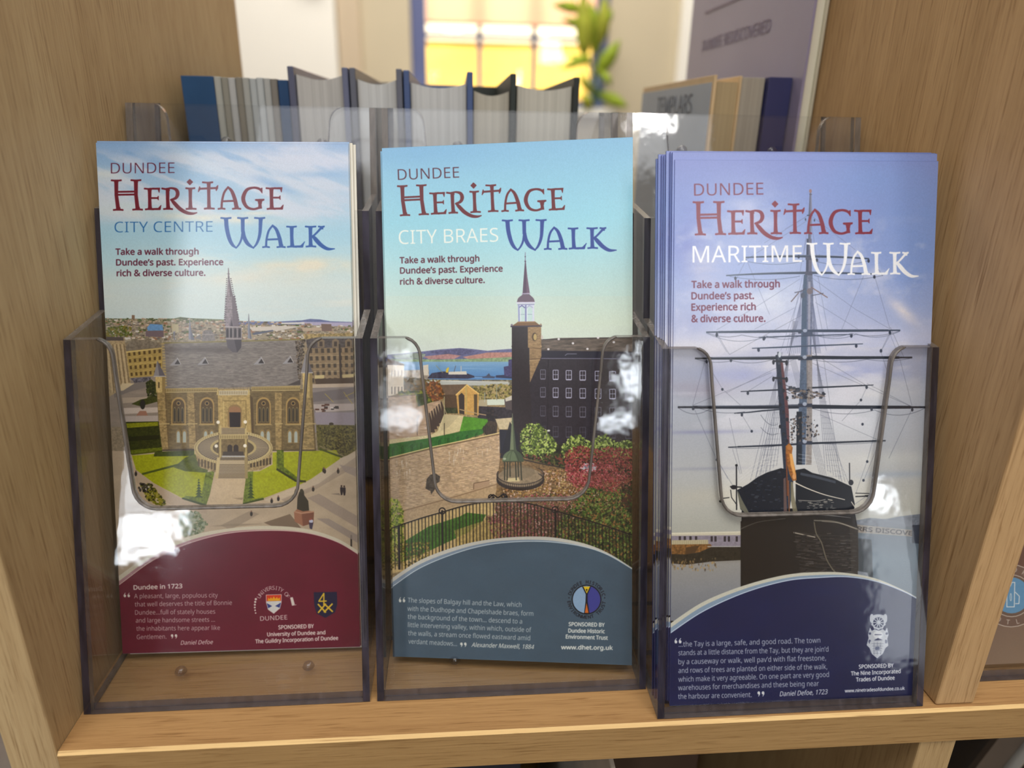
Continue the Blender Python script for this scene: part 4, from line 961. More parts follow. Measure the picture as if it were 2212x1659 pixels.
    cv.text('CITY BRAES', (222, 893), (998, 873), 108, (232, 238, 232), -.4)
    place_word(cv, WK, (1055, 930), (1994, 930), (1028, 936), (1917, 926), 236, (50, 74, 148))
    for s, a, b in (('Take a walk through', (230, 1042), (848, 1026)), ('Dundee’s past. Experience', (233, 1122), (1030, 1105)), ('rich & diverse culture.', (233, 1208), (890, 1194))):
        cv.text(s, a, b, 47, (92, 44, 60), .9)
    return finish(cv.img)

def art_maritime():
    cv = Canvas(QUAD[3])
    A = (1400, 310, 3.3515); B = (1400, 700, 2.962); C = (1400, 1180, 3.3515)
    cv.fr(*A)
    cv.grad([(0, -200), (2400, -200), (2400, 1600), (0, 1600)], [(100, (134, 146, 204)), (500, (138, 158, 212)), (900, (150, 168, 216)), (1250, (172, 182, 216)), (1600, (188, 192, 214))])
    cv.blob(300, 700, 180, 300, (118, 128, 196), .6, 0, .4, 3); cv.blob(1950, 700, 300, 560, (128, 156, 214), .75, 0, .3, 4); cv.blob(1600, 250, 420, 200, (132, 162, 218), .6)
    cv.blob(750, 560, 260, 260, (176, 186, 222), .75, .3, .8, 5); cv.blob(420, 900, 160, 220, (176, 182, 214), .7, 0, .8, 6); cv.blob(900, 1180, 380, 200, (206, 214, 234), .9, -.3, .5, 7); cv.blob(1000, 800, 200, 120, (196, 206, 232), .5)
    cv.blob(1840, 1210, 150, 46, (222, 216, 220), .85, .7, .5, 8); cv.blob(1600, 1400, 500, 90, (196, 200, 224), .7, 0, .6, 9); cv.blob(700, 1440, 420, 90, (206, 208, 226), .8, 0, .6, 10); cv.blob(300, 1300, 200, 100, (160, 168, 208), .6)
    cv.clouds([(200, 500), (2100, 500), (2100, 1500), (200, 1500)], (206, 210, 230), 120, 170, 51, .5, .72, .6)
    cv.fr(*B)
    cv.grad([(-60, 150), (2000, 150), (2000, 1400), (-60, 1400)], [(150, (188, 192, 214)), (300, (180, 184, 206)), (500, (190, 194, 206)), (750, (190, 192, 198)), (950, (196, 196, 194)), (1150, (196, 194, 184)), (1300, (186, 184, 172))])
    cv.blob(300, 160, 200, 90, (206, 204, 214), .7, 0, .7, 21); cv.blob(600, 330, 220, 60, (160, 166, 206), .6, 0, .5, 22); cv.blob(1350, 300, 360, 60, (160, 168, 208), .6, .05, .5, 23); cv.blob(1500, 420, 340, 80, (214, 214, 216), .7, 0, .5, 24)
    cv.blob(300, 420, 260, 60, (178, 170, 186), .6, 0, .5, 25); cv.blob(1200, 640, 560, 120, (206, 210, 216), .6); cv.blob(350, 690, 330, 14, (150, 152, 186), .7); cv.blob(1600, 960, 300, 24, (170, 180, 196), .6); cv.blob(1550, 860, 300, 50, (214, 214, 208), .6); cv.blob(350, 925, 300, 12, (164, 164, 180), .6); cv.blob(400, 1100, 400, 60, (206, 200, 184), .6)
    cv.clouds([(120, 40), (1850, 40), (1850, 700), (120, 700)], (212, 212, 222), 60, 220, 52, .5, .72, .6)
    # far shore and water
    cv.poly([(1300, 1262), (1420, 1240), (1520, 1248), (1600, 1232), (1700, 1220), (1760, 1214), (1860, 1214), (1860, 1320), (1300, 1320)], (120, 126, 136), tex=.15)
    cv.grad([(1300, 1296), (1900, 1296), (1900, 1900), (1300, 1900)], [(1296, (112, 120, 126)), (1380, (104, 116, 128)), (1500, (112, 128, 140)), (1700, (102, 116, 128))])
    cv.grad([(-60, 1400), (620, 1400), (620, 1900), (-60, 1900)], [(1440, (122, 112, 96)), (1540, (160, 156, 150)), (1700, (146, 146, 148)), (1850, (130, 132, 138))])
    cv.poly([(80, 1420), (600, 1424), (600, 1510), (400, 1520), (240, 1540), (80, 1524)], (52, 46, 36), tex=.3)
    cv.scatter([(100, 1500), (440, 1500), (440, 1580), (100, 1570)], 120, (3, 12), [(190, 150, 84), (150, 124, 84), (80, 64, 48)], .6, .6, seed=50)
    cv.poly([(80, 1336), (600, 1326), (600, 1360), (80, 1366)], (216, 206, 180)); cv.poly([(80, 1356), (600, 1350), (600, 1424), (80, 1424)], (150, 140, 150), tex=.1); cv.line([(80, 1342), (600, 1330)], 6, (236, 228, 204))
    for x in (196, 228, 264, 300, 400, 424, 484, 510, 560):
        cv.poly([(x, 1358), (x + 14, 1358), (x + 14, 1392), (x, 1392)], (60, 52, 56))
    cv.poly([(80, 1384), (384, 1380), (386, 1412), (80, 1414)], (198, 184, 150))
    for x in range(90, 384, 12):
        cv.line([(x, 1384), (x, 1412)], 2, (150, 134, 100))
    cv.poly([(80, 1412), (400, 1408), (410, 1424), (330, 1460), (240, 1474), (80, 1470)], (132, 92, 50), tex=.4); cv.poly([(240, 1430), (330, 1416), (300, 1464), (240, 1474)], (88, 64, 40)); cv.line([(380, 1424), (600, 1424)], 5, (196, 192, 186))
    # name board behind the ship
    cv.poly([(1330, 1282), (1694, 1318), (1694, 1360), (1330, 1334)], (150, 142, 132), tex=.1); cv.text('RRS DISCOVE', (1338, 1322), (1690, 1352), 27, (70, 66, 66), .8)
    cv.poly([(1690, 1286), (1860, 1280), (1860, 1420), (1690, 1400)], (58, 66, 80)); cv.poly([(1340, 1370), (1430, 1380), (1440, 1660), (1350, 1640)], (50, 54, 58), .7)
    for x in (1450, 1530, 1600, 1680):
        cv.line([(x, 1370), (x, 1400)], 4, (160, 166, 176), .6)
    # rigging
    R = (104, 108, 124); RD = (60, 66, 80)
    rig = lambda pts, w=2.2, c=R, a=.85: cv.line(pts, w, c, a)
    for k in range(7):
        rig([(960 - k * 5, -20), (690 + k * 22, 980 - k * 12)], 2.4)
        rig([(1030 + k * 5, -20), (1240 - k * 18, 1010 - k * 14)], 2.4)
    for k in range(5):
        rig([(860 - k * 6, 180), (655 + k * 30, 1000)], 2.2); rig([(900 + k * 8, 190), (1100 + k * 10, 970)], 2)
    for y in range(260, 980, 34):
        q = (y + 20) / 1000.; rig([(962 - 270 * q, y), (955 - 150 * q, y)], 1.6, R, .7); rig([(1040 + 110 * q, y), (1040 + 205 * q, y)], 1.6, R, .7)
    for a, b in (((440, 60), (520, 195)), ((520, 195), (990, -60)), ((1550, 50), (1490, 172)), ((1550, 20), (1640, 220)), ((285, 520), (790, 310)), ((285, 520), (365, 230)), ((370, 240), (475, 415)), ((480, 420), (620, 545)), ((500, 440), (985, 200)), ((290, 530), (440, 870)), ((440, 870), (540, 1030)), ((445, 870), (510, 990)),
                 ((1690, 530), (1050, 250)), ((1690, 530), (1400, 380)), ((1690, 540), (1540, 860)), ((1690, 530), (1610, 220)), ((1400, 400), (1360, 490)), ((1360, 490), (1240, 620)), ((630, 435), (800, 330)), ((600, 580), (665, 690)), ((1400, 395), (1040, 180)), ((1100, 580), (1480, 745)), ((1480, 750), (1380, 1000)), ((1545, 350), (1400, 880)), ((1400, 880), (1330, 1080)), ((540, 800), (590, 960)), ((520, 600), (600, 960)), ((1490, 180), (1545, 350)), ((1150, 560), (1260, 1010)), ((1120, 200), (1230, 990)), ((1180, 760), (1280, 1010))):
        rig([a, b], 2)
    for x, y in ((475, 418), (1490, 174), (1547, 353), (1362, 486), (1372, 641), (1402, 880), (1378, 1000), (663, 686), (440, 868)):
        cv.ell(x, y, 8, 9, RD)
    for x0, y0, x1, y1, sag in ((375, 54, 600, 70, 40), (600, 70, 950, 60, 46), (1030, 60, 1300, 60, 44), (1300, 60, 1610, 44, 46), (300, 222, 530, 236, 30), (530, 232, 800, 226, 40), (1040, 226, 1400, 226, 36), (1400, 226, 1690, 216, 30), (190, 534, 400, 540, 76), (330, 540, 620, 560, 36), (1050, 540, 1450, 550, 60), (1450, 550, 1775, 536, 80), (720, 580, 830, 640, 60), (720, 660, 830, 700, 50), (512, 790, 840, 776, 24), (1040, 760, 1520, 750, 24)):
        t_ = np.linspace(0, 1, 12); cv.line([(x0 + (x1 - x0) * t, y0 + (y1 - y0) * t + sag * 4 * t * (1 - t) * .5) for t in t_], 2.4, RD, .8)
    def yard(x0, y0, x1, y1, w, c=(62, 70, 88), cap=True):
        m = (x0 + x1) / 2; ym = (y0 + y1) / 2 - w * .2
        cv.line([(x0, y0), (x0 + (x1 - x0) * .06, y0 + (ym - y0) * .1)], w * .5, c)
        cv.line([(x0 + (x1 - x0) * .06, y0 + (y1 - y0) * .06), (x0 + (x1 - x0) * .3, y0 + (y1 - y0) * .28), (m, ym)], w * .75, c, 1, w * 1.1)
        cv.line([(m, ym), (x0 + (x1 - x0) * .7, y0 + (y1 - y0) * .72), (x0 + (x1 - x0) * .94, y0 + (y1 - y0) * .94)], w * 1.1, c, 1, w * .75)
        cv.line([(x0 + (x1 - x0) * .94, y0 + (y1 - y0) * .94), (x1, y1)], w * .5, c)
        cv.line([(x0 + (x1 - x0) * .08, y0 - w * .25 + (y1 - y0) * .08), (m, ym - w * .3)], w * .2, (130, 136, 156), .6)
    Kk = (40, 46, 58)
    yard(375, 52, 1612, 40, 17); yard(715, 84, 1310, 66, 7); yard(665, 156, 1372, 127, 9); yard(300, 220, 1690, 214, 21, Kk); yard(592, 432, 1442, 390, 10, Kk); yard(190, 532, 1776, 532, 24, Kk); yard(550, 572, 900, 542, 8, Kk); yard(512, 788, 1520, 745, 12, Kk)
    for x, y in ((440, 66), (1548, 56), (375, 240), (1300, 76), (740, 94), (706, 162), (1332, 140), (1690, 548), (288, 540), (638, 442), (1398, 404), (600, 580), (1430, 545), (530, 232)):
        cv.ell(x, y, 8, 12, RD)
    # masts
    cv.poly([(985, -30), (1025, -30), (1022, 250), (1016, 520), (1005, 900), (950, 900), (966, 500), (975, 240)], (86, 100, 122), tex=.2)
    cv.poly([(1010, -30), (1040, -30), (1050, 250), (1050, 500), (1046, 900), (1010, 900), (1016, 500)], (132, 124, 120), .8, tex=.2); cv.poly([(950, 560), (985, 560), (985, 900), (948, 900)], (40, 46, 56))
    for y in (50, 220, 520, 760):
        cv.line([(960, y), (1050, y)], 22, (52, 58, 74)); cv.ell(1002, y - 8, 14, 12, (180, 188, 206), .8)
    cv.poly([(815, 200), (850, 190), (872, 330), (900, 560), (905, 760), (930, 1000), (900, 1230), (880, 1230), (872, 1000), (850, 700), (826, 360)], (46, 54, 70), tex=.15)
    cv.poly([(846, 240), (862, 240), (900, 560), (905, 760), (890, 760), (872, 500)], (112, 70, 72), .8)
    cv.line([(832, 178), (838, 260)], 12, (72, 78, 92)); cv.ell(842, 196, 10, 18, (196, 204, 216))
    for y in (236, 344):
        cv.line([(800, y), (888, y + 6)], 12, (46, 48, 58)); cv.ell(802, y + 8, 8, 16, (46, 48, 58)); cv.ell(886, y + 12, 9, 18, (46, 48, 58))
    for k in range(9):
        cv.ell(845 + (k % 3) * 22, 380 + k * 46, 9, 12, (44, 46, 54)); cv.line([(860, 380 + k * 46), (900 + 10 * (k % 2), 400 + k * 46)], 3, (60, 60, 70))
    cv.scatter([(900, 400), (1000, 420), (1130, 440), (1110, 470), (920, 480)], 90, (4, 11), [(70, 74, 84), (120, 110, 104), (50, 54, 66)], 1.6, seed=52)
    cv.scatter([(900, 620), (990, 560), (1100, 640), (1090, 720), (920, 760)], 110, (3, 9), [(60, 62, 72), (110, 100, 96), (46, 48, 56)], seed=53)
    cv.line([(1040, 430), (1130, 462), (1060, 460)], 6, (120, 108, 104))
    # hull
    cv.poly([(600, 1180), (1318, 1180), (1340, 1300), (596, 1300)], (26, 27, 32))
    cv.poly([(570, 1062), (640, 1024), (700, 980), (760, 950), (850, 922), (890, 930), (886, 1228), (640, 1228), (590, 1184)], (28, 32, 42), tex=.15)
    cv.poly([(572, 1064), (590, 1180), (640, 1228), (656, 1226), (604, 1130)], (120, 118, 100), .8)
    cv.poly([(944, 934), (1000, 924), (1050, 952), (1180, 984), (1300, 1040), (1322, 1150), (1316, 1224), (944, 1228)], (26, 30, 38), tex=.15)
    cv.poly([(975, 950), (1060, 966), (1200, 1004), (1200, 1020), (1060, 984), (975, 966)], (90, 96, 108), .6)
    cv.curve([(930, 1010), (1020, 1052), (1130, 1092), (1260, 1124)], 8, (214, 206, 190), 1, 5)
    cv.curve([(1060, 1216), (1180, 1226), (1300, 1240)], 10, (196, 190, 178), .8, 3)
    cv.curve([(960, 1128), (1080, 1132), (1136, 1122)], 5, (170, 164, 152), .8); cv.line([(1150, 1122), (1180, 1128)], 5, (196, 188, 170)); cv.line([(1300, 1136), (1322, 1170)], 6, (196, 190, 176))
    cv.scatter([(970, 1130), (1200, 1130), (1200, 1210), (980, 1210)], 40, (1.5, 3), [(120, 116, 110), (150, 146, 136)], 4, .8, seed=54, rect=True)
    cv.poly([(880, 780), (905, 760), (925, 790), (920, 830), (948, 960), (950, 1000), (925, 1004), (905, 960), (880, 860)], (150, 96, 48), tex=.3); cv.poly([(905, 830), (922, 830), (944, 960), (930, 965), (912, 900)], (216, 160, 92)); cv.ell(905, 790, 14, 16, (176, 116, 60)); cv.line([(884, 830), (892, 1100)], 8, (120, 70, 44)); cv.ell(935, 975, 12, 20, (206, 150, 96))
    cv.poly([(866, 990), (880, 980), (890, 1228), (868, 1228)], (96, 78, 76)); cv.poly([(912, 1010), (926, 1010), (934, 1100), (960, 1215), (930, 1222), (912, 1120)], (120, 114, 92), .9); cv.line([(898, 1000), (904, 1228)], 7, (132, 84, 56))
    cv.scatter([(640, 1010), (860, 930), (880, 1190), (660, 1200)], 30, (2, 4), [(60, 66, 80), (80, 84, 92)], 3, .5, seed=55, rect=True)
    # deck rails and davits
    for y in (0, 22, 46):
        cv.curve([(582, 1016 - y * .9), (660, 958 - y), (760, 902 - y), (850, 880 - y)], 2.6, (206, 206, 206), .8)
    for x, y0, y1 in ((584, 960, 1030), (620, 930, 1010), (660, 900, 985), (740, 860, 940)):
        cv.line([(x, y0), (x, y1)], 3, (196, 196, 196), .8)
    for y in (0, 24, 48):
        cv.curve([(960, 880 - y), (1080, 900 - y), (1200, 950 - y * 1.2), (1290, 990 - y * .6)], 2.4, (200, 204, 210), .7)
    cv.line([(565, 900), (566, 1190)], 8, (30, 32, 38)); cv.ell(565, 904, 8, 8, (30, 32, 38)); cv.line([(1288, 888), (1290, 1020)], 7, (60, 62, 68)); cv.line([(524, 1040), (600, 1044)], 8, (30, 32, 38)); cv.ell(548, 1044, 20, 14, (34, 34, 40)); cv.ell(1298, 1014, 16, 18, (44, 46, 54))
    cv.line([(520, 1110), (470, 1116), (465, 1136)], 6, (50, 50, 52)); cv.ell(468, 1134, 14, 9, (44, 42, 40)); cv.line([(528, 1060), (534, 1110), (570, 1160)], 5, (34, 34, 40)); cv.line([(1326, 1082), (1420, 1084)], 5, (44, 44, 50)); cv.line([(1326, 1104), (1420, 1100)], 7, (34, 34, 40)); cv.poly([(1385, 1096), (1428, 1092), (1426, 1112), (1398, 1106)], (28, 28, 32)); cv.line([(1420, 1084), (1420, 1100)], 5, (44, 44, 50))
    cv.line([(1326, 1150), (1390, 1106)], 3, (140, 140, 150))
    # black lower hull
    cv.poly([(592, 1262), (700, 1240), (900, 1226), (1100, 1236), (1300, 1262), (1342, 1300), (1350, 1900), (592, 1900)], (38, 33, 30), tex=.12)
    cv.curve([(592, 1312), (640, 1290), (720, 1264), (880, 1244)], 6, (104, 98, 88), .8); cv.curve([(1060, 1256), (1200, 1266), (1340, 1312)], 9, (170, 160, 140), .8); cv.curve([(1110, 1262), (1230, 1276), (1345, 1316)], 4, (214, 204, 184), .6)
    for k in range(13):
        y = 1350 + k * 23; cv.line([(930 + k * 4, y - 20), (1100, y), (1335, y + 8)], 2.6, (84, 78, 70), .7)
    cv.line([(930, 1334), (1070, 1364)], 7, (176, 166, 148)); cv.line([(936, 1330), (936, 1640)], 4, (24, 22, 22)); cv.scatter([(940, 1340), (1330, 1340), (1330, 1600), (960, 1600)], 160, (1.5, 3), [(72, 66, 60), (96, 90, 84), (24, 22, 22)], 6, .8, seed=56, rect=True)
    cv.curve([(1062, 1266), (1076, 1340), (1110, 1400), (1140, 1500), (1176, 1562), (1200, 1590)], 7, (112, 104, 86)); cv.poly([(1290, 1300), (1345, 1310), (1348, 1600), (1300, 1600)], (84, 76, 66), .35)
    cv.poly([(1340, 1580), (1400, 1590), (1412, 1612), (1345, 1640)], (150, 156, 166), .8)
    # ---- navy foot
    cv.fr(*C)
    top = spline([(80, 610), (155, 562), (400, 402), (700, 282), (1000, 206), (1250, 186), (1450, 194), (1650, 234), (1850, 318), (2000, 400)], 10).tolist()
    low = spline([(80, 680), (155, 632), (400, 470), (700, 335), (1000, 250), (1250, 226), (1450, 222), (1650, 254), (1850, 328), (2000, 408)], 10).tolist()
    mid = spline([(80, 644), (155, 596), (400, 432), (700, 308), (1000, 230), (1250, 208), (1450, 212), (1650, 250), (1850, 328), (2000, 408)], 10).tolist()
    cv.poly(top + [(2300, 1500), (0, 1500)], (212, 208, 190)); cv.poly(mid + [(2300, 1500), (0, 1500)], (142, 162, 182)); cv.poly(low + [(2300, 1500), (0, 1500)], (30, 38, 80), tex=.05, ts=(60, 90)); cv.line(low, 7, (206, 216, 230))
    W = (196, 198, 204); W2 = (226, 226, 226)
    for s, a, b in (('…the Tay is a large, safe, and good road. The town', (222, 728), (1247, 698)), ('stands at a little distance from the Tay, but they are join’d', (220, 790), (1306, 763)), ('by a causeway or walk, well pav’d with flat freestone,', (220, 855), (1288, 826)),
                    ('and rows of trees are planted on either side of the walk,', (220, 918), (1297, 889)), ('which make it very agreeable. On one part are very good', (220, 982), (1310, 946)), ('warehouses for merchandises and these being near', (218, 1043), (1237, 1011)), ('the harbour are convenient.', (218, 1106), (750, 1092))):
        cv.text(s, a, b, 37, W, .15)
    cv.text('Daniel Defoe, 1723', (953, 1086), (1296, 1070), 34, W2, .4, shear=.22)
    quotes(cv, 190, 704, 56, 40, W2, False); quotes(cv, 790, 1088, 56, 40, W2, True)
    # crest: wheel, helm and mantling, shield
    G = (196, 200, 208); N = (38, 46, 86)
    cv.ell(1668, 532, 64, 40, G); cv.ell(1620, 520, 16, 30, G); cv.ell(1716, 520, 16, 30, G); cv.ell(1668, 552, 50, 50, G); cv.ell(1668, 552, 40, 40, N)
    for k in range(10):
        a = k * .628; cv.line([(1668, 552), (1668 + 44 * math.cos(a), 552 + 44 * math.sin(a))], 7, G); cv.ell(1668 + 46 * math.cos(a + .31), 552 + 46 * math.sin(a + .31), 9, 9, G)
    cv.ell(1668, 552, 12, 12, G)
    cv.poly([(1592, 640), (1606, 586), (1620, 612), (1640, 600), (1668, 612), (1700, 598), (1716, 614), (1730, 586), (1742, 640), (1732, 670), (1740, 720), (1716, 740), (1700, 700), (1630, 700), (1606, 740), (1582, 716), (1596, 664)], G)
    cv.ell(1664, 640, 34, 30, (222, 224, 228)); cv.line([(1640, 640), (1690, 640)], 5, N); cv.ell(1606, 632, 9, 9, N, .8); cv.ell(1728, 632, 9, 9, N, .8); cv.ell(1604, 690, 9, 14, N, .7); cv.ell(1722, 690, 9, 14, N, .7); cv.poly([(1634, 682), (1664, 664), (1700, 680)], N)
    cv.poly([(1606, 690), (1716, 686), (1718, 740), (1700, 778), (1658, 812), (1620, 780), (1604, 740)], G)
    for y in (706, 722, 740, 758, 774):
        cv.line([(1616 + (y - 700) * .2, y), (1708 - (y - 700) * .3, y)], 3, (120, 126, 146))
    for x in (1636, 1660, 1684):
        cv.line([(x, 694), (x, 786)], 3, (120, 126, 146))
    cv.poly([(1644, 728), (1676, 728), (1676, 752), (1644, 752)], (96, 104, 134))
    cv.text('SPONSORED BY', (1527, 886), (1777, 876), 28, W2, .9); cv.text('The Nine Incorporated', (1470, 936), (1828, 918), 29, W2, .9); cv.text('Trades of Dundee', (1507, 980), (1785, 966), 29, W2, .9); cv.text('www.ninetradesofdundee.co.uk', (1425, 1059), (1858, 1039), 24, W2, .8)
    # ---- upper mast and yards
    cv.fr(*A)
    R = (112, 120, 150); K2 = (64, 76, 96)
    for a, b in (((1168, 515), (990, 620)), ((1168, 515), (840, 720)), ((1190, 530), (1500, 770)), ((1150, 560), (650, 880)), ((1140, 700), (1100, 930)), ((1180, 560), (1230, 900)), ((1160, 540), (1130, 800)), ((1100, 980), (770, 1190)), ((770, 1190), (495, 1350)), ((1190, 975), (1500, 1200)), ((1500, 1200), (1755, 1345)), ((1210, 1150), (1520, 1345)), ((1060, 1190), (770, 1345)), ((1560, 960), (1400, 1350)), ((1640, 960), (1750, 1340)), ((700, 860), (640, 980)), ((720, 860), (880, 1240)), ((1230, 960), (1300, 1350)), ((1120, 950), (1000, 1500)), ((1130, 1000), (960, 1500)), ((1190, 1000), (1290, 1500)), ((1240, 800), (1230, 940)), ((1700, 960), (1640, 870)), ((500, 1395), (570, 1510)), ((1750, 1390), (1690, 1500)), ((1755, 1390), (1800, 1500))):
        cv.line([a, b], 2.6, R, .75)
    for k in range(8):
        cv.line([(1125 - k * 3, 1060), (1010 + k * 14, 1520)], 3, R, .8); cv.line([(1180 + k * 2, 1060), (1250 - k * 8, 1520)], 3, R, .8)
    for x0, y0, x1, y1, sag in ((700, 850, 1130, 850, 50), (1190, 846, 1590, 850, 60), (590, 962, 1100, 960, 50), (1200, 955, 1700, 955, 60), (420, 1372, 850, 1400, 90), (850, 1390, 1120, 1384, 60), (1190, 1380, 1500, 1384, 60), (1500, 1376, 1825, 1358, 70)):
        cv.line([(x0 + (x1 - x0) * t, y0 + (y1 - y0) * t + sag * 2 * t * (1 - t)) for t in np.linspace(0, 1, 12)], 2.6, K2, .8)
    cv.poly([(1170, 350), (1182, 350), (1188, 520), (1180, 700), (1158, 700), (1160, 520)], (128, 130, 152)); cv.poly([(1172, 350), (1176, 350), (1172, 700), (1160, 700), (1162, 520)], (84, 90, 116), .8)
    cv.ell(1175, 344, 10, 14, (150, 120, 120)); cv.line([(1167, 368), (1186, 368)], 7, (90, 90, 112)); cv.line([(1150, 520), (1190, 520)], 8, (60, 66, 90)); cv.ell(1140, 550, 5, 10, K2); cv.ell(1204, 556, 5, 10, K2)
    cv.poly([(1148, 690), (1184, 690), (1186, 960), (1150, 960)], (110, 112, 134)); cv.poly([(1148, 690), (1162, 690), (1162, 960), (1142, 960)], (70, 76, 98))
    cv.poly([(1128, 950), (1190, 950), (1196, 1100), (1180, 1530), (1108, 1530), (1112, 1160)], (112, 120, 146), tex=.15); cv.poly([(1128, 950), (1150, 950), (1148, 1530), (1108, 1530), (1112, 1160)], (74, 92, 116), .8); cv.poly([(1160, 1000), (1176, 1000), (1172, 1530), (1158, 1530)], (170, 170, 186), .7)
    cv.line([(1090, 1080), (1035, 1146)], 7, (112, 100, 106)); cv.line([(1180, 1040), (1300, 1116)], 7, (130, 108, 104)); cv.line([(1060, 1080), (1110, 1070), (1140, 1050)], 6, (84, 84, 100)); cv.line([(1190, 1100), (1270, 1084)], 5, (84, 84, 100)); cv.ell(1120, 1100, 16, 20, (84, 92, 110)); cv.ell(1170, 1070, 22, 22, (120, 112, 120))
    def yd(x0, y0, x1, y1, w, bow):
        t = np.linspace(0, 1, 12); P = [(x0 + (x1 - x0) * q, y0 + (y1 - y0) * q - bow * 4 * q * (1 - q)) for q in t]
        cv.line(P[:7], w * .45, K2, 1, w); cv.line(P[6:], w, K2, 1, w * .45); cv.line([(x, y - w * .35) for x, y in P[2:10]], w * .2, (140, 146, 170), .6)
    yd(690, 826, 1600, 834, 19, 14); yd(565, 956, 1645, 945, 18, 14); yd(420, 1366, 1826, 1352, 17, 4); yd(800, 1402, 1480, 1382, 9, 0); yd(752, 1482, 1556, 1450, 10, 0)
    for x, y in ((700, 840), (1596, 850), (632, 976), (1638, 966), (497, 1388), (1750, 1366), (842, 1408), (1472, 1392), (800, 1496), (1506, 1466), (1686, 1500), (1222, 844), (1090, 820)):
        cv.ell(x, y, 9, 13, (56, 64, 84))
    cv.line([(1120, 1375), (1190, 1375)], 34, (74, 84, 106), .9); cv.ell(1136, 1355, 16, 12, (180, 190, 214), .8); cv.line([(1136, 940), (1190, 940)], 26, (84, 88, 108)); cv.line([(1140, 830), (1190, 830)], 26, (84, 88, 108))
    # ---- titles
    H, _ = word_heritage(); WK = word_walk()
    cv.text('DUNDEE', (333, 378), (835, 370), 87, (118, 46, 70), -.4)
    place_word(cv, H, (152, 622), (1568, 622), (326, 660), (1622, 655), 240, (128, 42, 60))
    cv.text('MARITIME', (322, 862), (1114, 857), 120, (240, 240, 244), 0)
    place_word(cv, WK, (1055, 930), (1994, 930), (1148, 947), (1957, 947), 230, (240, 242, 246))
    for s, a, b in (('Take a walk through', (315, 1046), (952, 1040)), ('Dundee’s past.', (315, 1128), (765, 1125)), ('Experience rich', (315, 1210), (778, 1205)), ('& diverse culture.', (315, 1293), (848, 1290))):
        cv.text(s, a, b, 50, (106, 38, 66), .9)
    return finish(cv.img)
# ---------------------------------------------------------------- materials
def lin(c):
    return tuple((v / 255. / 12.92) if v / 255. <= .04045 else ((v / 255. + .055) / 1.055) ** 2.4 for v in c)

def new_mat(name):
    m = bpy.data.materials.new(name); m.use_nodes = True
    nt = m.node_tree; nt.nodes.clear()
    out = nt.nodes.new('ShaderNodeOutputMaterial')
    return m, nt, out

def N(nt, kind, **kw):
    n = nt.nodes.new('ShaderNode' + kind)
    for k, v in kw.items():
        if hasattr(n, k):
            setattr(n, k, v)
        else:
            n.inputs[k.replace('_', ' ')].default_value = v
    return n

def plain(name, rgb, rough=.6, spec=.4, noise=.08, scale=60, metallic=0.):
    m, nt, out = new_mat(name)
    b = N(nt, 'BsdfPrincipled'); b.inputs['Roughness'].default_value = rough; b.inputs['Specular IOR Level'].default_value = spec; b.inputs['Metallic'].default_value = metallic
    tc = N(nt, 'TexCoord'); nz = N(nt, 'TexNoise'); nz.inputs['Scale'].default_value = scale; nz.inputs['Detail'].default_value = 3
    nt.links.new(tc.outputs['Object'], nz.inputs['Vector'])
    r = N(nt, 'ValToRGB'); c = lin(rgb)
    r.color_ramp.elements[0].position = .3; r.color_ramp.elements[0].color = tuple(v * (1 - noise) for v in c) + (1,)
    r.color_ramp.elements[1].position = .7; r.color_ramp.elements[1].color = tuple(min(v * (1 + noise), 1) for v in c) + (1,)
    nt.links.new(nz.outputs['Fac'], r.inputs[0]); nt.links.new(r.outputs[0], b.inputs['Base Color']); nt.links.new(b.outputs[0], out.inputs[0])
    return m

